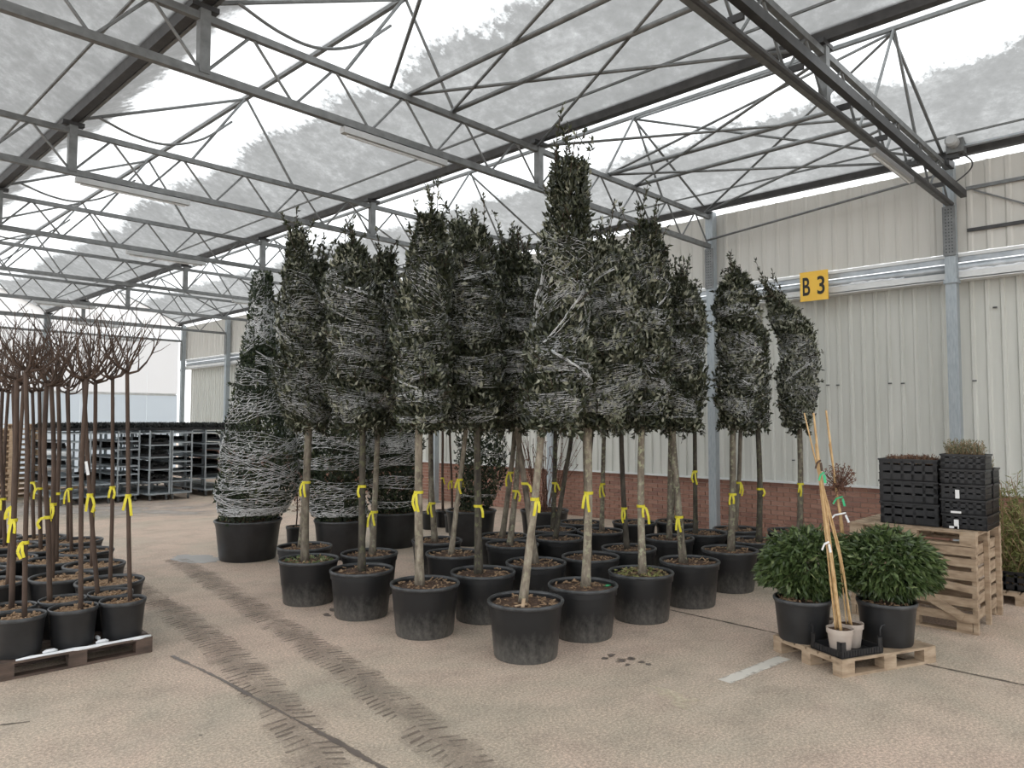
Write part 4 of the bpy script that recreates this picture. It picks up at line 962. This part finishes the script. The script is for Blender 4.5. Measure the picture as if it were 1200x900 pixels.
def twigball(root, o3, b, px, py, r, n):
    c = at_depth(px, py, b)-o3; pl = []
    for i in range(n):
        d = unit(RNG.normal(size=3)+[0, 0, .2]); u = np.linspace(0, 1, 5)[:, None]; pl.append(c+np.array([0, 0, -r*.7])*(1-u)+d*r*1.1*u+RNG.normal(size=3)*.02*u)
    link('dry_twigs', thread_mesh('dry_twigs', pl, .003, M['redtwig']), root)
    P = np.concatenate([p[2:] for p in pl]); P = np.repeat(P, 3, 0); k = len(P)
    o = link('dry_leaves', leaf_mesh('dry_leaves', P, RNG.normal(size=(k, 3)), RNG.uniform(.015, .035, k), RNG.uniform(.008, .016, k), M['drybrown'], RNG.uniform(0, 1, k)), root); o['kind'] = 'stuff'
twigball(r3, o3_, b3, 983, 562, .12, 60)
def tie(root, o3, b, px, py, mat, w=.07):
    c = Vector(at_depth(px, py, b)-o3)+Vector((-FWD[0], -FWD[1], 0))*.03; s = Vector((RGT[0], RGT[1], 0)); mb = MB()
    mb.beam(c-s*w*.5, c+s*w*.5+Vector((0, 0, .02)), .018, .012); mb.beam(c+s*w*.5, c+s*w*.8+Vector((0, 0, -.07)), .02, .004, up=FWD); mb.beam(c-s*w*.5, c-s*w+Vector((0, 0, -.05)), .014, .004, up=FWD); return mb.build('tie', mat, root)
tie(r3, o3_, b3, 983, 603, M['paper'], .1); tie(r3, o3_, b3, 982, 584, M['greentie'], .06); tie(r1, o1, b1, 967, 637, M['paper'], .04); tie(r1, o1, b1, 962, 556, M['greentie'], .03); tie(r1, o1, b1, 958, 542, M['twig'], .03)

# ================================================================== SLATTED BIN WITH CRATES
bc = on_z(1147, 745, 0); BX, BY, BH = 1.12, 1.2, .855
bx0, by0 = bc[0], bc[1]
sb = thing('slatted_bin', 'tall wooden slatted bin with a broken slat, under the black crates', 'bin', (bx0+BX/2, by0+BY/2, 0))
x0, x1, y0, y1 = -BX/2, BX/2, -BY/2, BY/2
wd = M['wood']
def piece(name, *a): return MB().box(*a).build(name, wd, sb)
for yy in (y0, y1-.045):
    for i, xx in enumerate((x0+.0, -.03, x1-.06)): piece('upright', xx, xx+.06, yy, yy+.045, 0, BH)
zs_ = [.115, .265, .395, .525, .655, .765]
for i, z in enumerate(zs_):
    for xx in (x0-.0225, x1+.0005):
        if i == 2 and xx < 0:
            o = MB().beam((xx+.011, y0+.0, z+.04), (xx+.011, y0+.62, z+.10), .022, .07, up=(0, 0, 1)).build('slat', wd, sb); piece('slat', xx, xx+.022, y0+.66, y1, z, z+.085)
        else: piece('slat', xx, xx+.022, y0+.0, y1, z, z+.085)
    for yy in (y0+.046, y1-.07): piece('slat', x0+.06, x1-.06, yy, yy+.02, z-.02, z+.075)
MB().beam((x0-.035, y0+.12, .16), (x0-.035, y0+.62, .42), .02, .085).build('broken_slat', wd, sb)
for yy in (y0+.05, -.07, y1-.19): piece('foot_block', x0, x0+.12, yy, yy+.14, .02, .112); piece('foot_block', x1-.12, x1, yy, yy+.14, .02, .112)
piece('base_board', x0, x0+.1, y0+.046, y1-.046, 0, .0195); piece('base_board', x1-.1, x1, y0+.046, y1-.046, 0, .0195)
tp = pallet('pallet', 'wooden pallet lying on the slatted bin, black crates on it', 'pallet', (bx0+BX/2, by0+BY/2, BH+.001), math.pi/2, BY, BX+.02, M['wood'], 7)
zt0 = BH+.147
def stack(xc, yc, n, h, L, Wd, labf, grp):
    for i in range(n): crate('plastic_crate', labf(i), L, Wd, h, (xc+random.uniform(-.006, .006), yc+random.uniform(-.006, .006), zt0+i*(h+.0015)), math.pi/2+random.uniform(-.008, .008), grp)
ordn = ['lowest', 'second lowest', 'middle', 'second highest', 'topmost']
cc = on_z(1157, 623, zt0); xs = cc[0]+.15; yr = cc[1]+.205; yl = cc[1]+.42+.302
stack(xs, yr, 5, .152, .40, .29, lambda i: 'black plastic crate, %s of the tall five-high stack with paper labels' % ordn[i], 'five-high crate stack')
stack(xs+.05, yl, 3, .232, .57, .39, lambda i: 'deep black plastic crate, %s of the three-high stack under dry heather' % ['lowest', 'middle', 'topmost'][i], 'three-high crate stack')
stack(xs+.328, yr, 4, .152, .40, .29, lambda i: 'black plastic crate, %s of the four-high stack behind the paper-labelled one' % ['lowest', 'second lowest', 'second highest', 'topmost'][i], 'four-high crate stack')
def tuftbed(name, lab, xc, yc, z, L, Wd, hgt, mat, stem, n, lean=.25):
    root = thing(name, lab, 'plants', (xc, yc, z)); pl = []; P = []; D = []
    for i in range(n):
        p = np.array([RNG.uniform(-Wd/2, Wd/2), RNG.uniform(-L/2, L/2), -.03]); d = unit(np.array([0, 0, 1.0])+RNG.normal(size=3)*lean); h = hgt*RNG.uniform(.45, 1.1); u = np.linspace(0, 1, 4)[:, None]
        q = p+d*h*u; pl.append(q)
        for _ in range(7): P.append(p+d*h*RNG.uniform(.2, 1)); D.append(d+RNG.normal(size=3)*.7)
    link('stems', thread_mesh('stems', pl, .0022, stem), root); P = np.array(P); k = len(P)
    o = link('leaves', leaf_mesh('leaves', P, np.array(D), RNG.uniform(.015, .035, k), RNG.uniform(.006, .012, k), mat, RNG.uniform(0, 1, k)), root); o['kind'] = 'stuff'
tuftbed('herb_tray', 'wispy grey-green herbs growing in the topmost crate of the labelled stack', xs, yr, zt0+5*.1535, .31, .20, .17, M['herb'], M['herb'] if False else M['drygrass'], 200)
tuftbed('heather_tray', 'dry brown heather filling the three-high stack top crate', xs+.05, yl, zt0+3*.2335-.03, .45, .26, .09, M['drybrown'], M['drygrass'], 420, .38)
tuftbed('herb_tray', 'green-grey herbs in the lower stack behind the labelled crates', xs+.328, yr, zt0+4*.1535, .31, .20, .15, M['herb'], M['drygrass'], 160)
# paper labels stuck on the crate sides
def label(px, py0, py1, wpx, nm='paper_label'):
    X = xs-.145-.018; a = on_x(px, py0, X); c = on_x(px, py1, X); wd_ = wpx*.0095
    return a, c, wd_
for (px, p0, p1, wv) in ((1121.5, 574, 592, 4), (1120, 599, 601.5, 10), (1120.5, 609, 622, 4.5), (1117, 616.5, 622, 8)):
    a, c, wd_ = label(px, p0, p1, wv)
    best = None
    for o in bpy.data.objects:
        if o.name.startswith('plastic_crate') and o.parent is None and abs(o.location.x-xs) < .02 and abs(o.location.y-yr) < .02 and o.location.z <= (a[2]+c[2])/2: best = o if best is None or o.location.z > best.location.z else best
    if best is None: continue
    loc = best.location; mi = Matrix.Rotation(-best.rotation_euler.z, 3, 'Z')
    zl, zh = max(c[2]-loc.z, .004), min(a[2]-loc.z, .149)
    mb = MB()
    for (yy0, yy1) in ((a[1]-wd_/2, a[1]+wd_/2),):
        q = [mi @ (Vector((xs-.145-dx, yv, 0))-Vector((loc.x, loc.y, 0))) for dx in (.011, .014) for yv in (yy0, yy1)]
        mb.add([(q[i].x, q[i].y, z) for z in (zl, zh) for i in (0, 1, 3, 2)], [(0, 3, 2, 1), (4, 5, 6, 7), (0, 1, 5, 4), (1, 2, 6, 5), (2, 3, 7, 6), (3, 0, 4, 7)])
    mb.build('paper_label', M['paper'], best)

# ---- yellow-green bamboo in a black trough behind the bin
gb = on_z(1236, 706, 0)
pg = pallet('pallet', 'grey pallet under the yellow-green bamboo by the cladding', 'pallet', (gb[0]+.1, gb[1]+.25, 0), 0, 1.2, .8, M['wood'], 6)
crate('plant_trough', 'black plastic trough holding yellow-green bamboo', 1.0, .6, .22, (gb[0]+.1, gb[1]+.25, .146), 0)
root = thing('bamboo_clump', 'feathery yellow-green bamboo clump beside the crates', 'plant', (gb[0]+.1, gb[1]+.25, .16)); pl = []; P = []; D = []
for i in range(170):
    p = np.array([RNG.uniform(-.45, .45), RNG.uniform(-.26, .26), .0]); d = unit(np.array([0, 0, 1.0])+RNG.normal(size=3)*.22); h = RNG.uniform(.6, 1.35); u = np.linspace(0, 1, 6)[:, None]; q = p+d*h*u+np.array([d[0], d[1], -.1])*.25*u**2; pl.append(q)
    for _ in range(34): f = RNG.uniform(.12, 1); P.append(p+d*h*f+np.array([d[0], d[1], -.1])*.25*f*f); D.append(d*.5+RNG.normal(size=3)*.7+[0, 0, -.1])
link('culms', thread_mesh('culms', pl, .004, M['drygrass']), root); P = np.array(P); k = len(P)
o = link('leaves', leaf_mesh('leaves', P, np.array(D), RNG.uniform(.06, .12, k), RNG.uniform(.010, .018, k), M['bamboo'], RNG.uniform(0, 1, k)), root); o['kind'] = 'stuff'

# ================================================================== PLANT TROLLEYS AT THE BACK
def make_trolley(ns, lab):
    t = thing('plant_trolley', lab, 'trolley', (0, 0, 0), 0, 'steel plant trolleys'); TX, TYY, Ht = .56, 1.35, 1.86; st = M['post']
    MB().box(0, TX, 0, TYY, .16, .20).build('base', st, t)
    for x in (.02, TX-.02):
        for yv in (.02, TYY-.02):
            MB().box(x-.017, x+.017, yv-.017, yv+.017, .20, Ht).build('upright', st, t)
            MB().lathe([(0, -.015), (.055, -.015), (.055, .015), (0, .015)], 12).build('castor', M['rubber'], t, (x+(.05 if x < .2 else -.05), yv+(.06 if yv < .5 else -.06), .056)).rotation_euler = (0, math.pi/2, 0)
            MB().box(-.02, .02, -.02, .02, .056, .16).build('castor_fork', M['steel'], t, (x+(.05 if x < .2 else -.05), yv+(.06 if yv < .5 else -.06), 0))
    for i in range(ns):
        z = .48+i*(1.3/(ns-1) if ns > 1 else 1)
        mb = MB(); mb.box(.0, .012, 0, TYY, z, z+.035); mb.box(TX-.012, TX, 0, TYY, z, z+.035); mb.box(.012, TX-.012, 0, .012, z, z+.035); mb.box(.012, TX-.012, TYY-.012, TYY, z, z+.035); mb.box(.012, TX-.012, .012, TYY-.012, z+.003, z+.01)
        mb.build('shelf', st, t)
    return t
SP = [(7.55, 20.45, 5), (8.14, 20.47, 6), (9.17, 20.75, 5), (9.8, 20.9, 6), (6.87, 20.75, 7), (6.2, 20.7, 2), (5.6, 20.95, 7)]
SP += [(x+.03, y+1.45, n) for x, y, n in SP[:]] + [(7.3, 23.9, 6), (8.0, 23.9, 6), (8.7, 24.1, 6), (9.4, 24.1, 6), (10.1, 24.1, 6)]
protos = {}
def dark_plants(x, yv):
    n = 420; P = np.stack([RNG.uniform(.02, .54, n), RNG.uniform(.03, 1.32, n), RNG.uniform(.0, .13, n)*RNG.uniform(.5, 1, n)+.02], 1)
    return P
dpm = None
for i, (x, yv, ns) in enumerate(SP):
    if ns not in protos: t = protos[ns] = make_trolley(ns, 'galvanised plant trolley with %s shelves, parked in the block before the pale gable' % {2: 'two', 5: 'five', 6: 'six', 7: 'seven'}[ns])
    else: t = copy_tree(protos[ns])
    t.location = (x, yv, 0)
    # black tray and dark plants on top
    r = thing('dark_plant_flat', 'black tray of very dark low plants on top of a trolley', 'plants', (x, yv, 1.862), 0, 'dark trays on the trolleys')
    if dpm is None:
        n = 1500; P = np.stack([RNG.uniform(.07, .49, n), RNG.uniform(.07, 1.28, n), .05+.09*RNG.uniform(0, 1, n)], 1)
        dpm = (leaf_mesh('dark_foliage', P, RNG.normal(size=(n, 3))+[0, 0, .5], RNG.uniform(.06, .12, n), RNG.uniform(.03, .06, n), M['darkplant'], RNG.uniform(0, 1, n)),
               MB().box(0, .56, 0, 1.35, 0, .07).mesh('tray', M['crate']))
    link('tray', dpm[1], r); link('dark_foliage', dpm[0], r)['kind'] = 'stuff'

n = 2600; P = np.stack([RNG.uniform(.07, .49, n), RNG.uniform(.07, 1.28, n), .03+.12*RNG.uniform(0, 1, n)], 1)
lm = leaf_mesh('dark_foliage', P, RNG.normal(size=(n, 3))+[0, 0, .3], RNG.uniform(.06, .10, n), RNG.uniform(.03, .06, n), M['darkplant'], RNG.uniform(0, 1, n)); tm = MB().box(.042, .518, .042, 1.308, 0, .06).mesh('tray', M['crate'])
def clip_mesh(me, lo, hi):
    co = np.empty(len(me.vertices)*3, dtype=np.float32); me.vertices.foreach_get('co', co); co = np.clip(co.reshape(-1, 3), lo, hi)
    me.vertices.foreach_set('co', co.astype(np.float32).ravel()); me.update()
clip_mesh(lm, (.042, .042, .02), (.518, 1.308, .165)); clip_mesh(dpm[0], (.0, .0, .01), (.56, 1.35, .3))
for (x, yv, ns) in SP[7:14]+SP[:1]:
    for i in range(max(1, ns-1)):
        z = .48+i*1.3/(ns-1)+.0365
        if ns > 6 and i % 2: continue
        r = thing('dark_plant_flat', 'black tray of very dark low plants on a trolley shelf', 'plants', (x, yv, z), 0, 'dark trays on the trolley shelves')
        link('tray', tm, r); link('dark_foliage', lm, r)['kind'] = 'stuff'
# ---- slim bare trees far back, seen between the netted trunks
for (a, c, tx_) in ((503, 600, 506), (519, 598, 518), (530, 603, 527), (541, 599, 545)):
    bare_tree(on_z(a, c, .33)*[1, 1, 0], 0, .15, .34, tx_, 470, 420, 'slim bare tree in a small pot, far behind the netted trunks', 'slim bare trees behind the netted ones', 560, nlow=3)
# ---- pallet stack and white bulk bag far behind the bare trees
def pal_stack(px, py, n, lab, rz=0.0, dy=0.0):
    b = on_z(px, py, 0)+np.array([0, dy, 0]); proto = None
    for i in range(n):
        if proto is None: proto = pallet('stacked_pallet', lab, 'pallet', (b[0], b[1], 0), rz, 1.2, .8, M['wood_pale'], 5, 'pallet stack behind the bare trees'); t = proto
        else: t = copy_tree(proto)
        t.location = (b[0]+random.uniform(-.02, .02), b[1]+random.uniform(-.02, .02), i*.1455)
pal_stack(14, 582, 14, 'pale wooden pallet in the tall stack behind the bare trees'); pal_stack(-30, 584, 13, 'pale wooden pallet in the shorter stack behind the bare trees', dy=-1.06)
bb = on_z(62, 575, 0); t = thing('bulk_bag', 'white woven bulk bag standing on a pallet behind the bare trees', 'bag', (bb[0], bb[1], .145))
mb = MB(); prof = [(.40, 0), (.46, .06), (.50, .4), (.48, .8), (.42, 1.0), (.2, 1.08), (0, 1.09)]
for (r, z) in prof:
    for j in range(24):
        a = 6.28318*j/24; s = 1/max(abs(math.cos(a)), abs(math.sin(a)))**.6; mb.v.append((r*s*math.cos(a), r*s*math.sin(a), z))
mb.f = [(i*24+j, i*24+(j+1) % 24, (i+1)*24+(j+1) % 24, (i+1)*24+j) for i in range(len(prof)-1) for j in range(24)]; mb.f.append(tuple(reversed(range(24)))); mb.build('sack', M['paper'], t, smooth=True)
for s in (-1, 1): MB().tube([(s*.38, -.3, .95), (s*.36, -.15, 1.2), (s*.36, .15, 1.2), (s*.38, .3, .95)], .02, 6).build('lifting_loop', M['paper'], t)
pallet('pallet', 'pale pallet under the white bulk bag', 'pallet', (bb[0], bb[1], 0), 0, 1.2, .9, M['wood_pale'], 5)
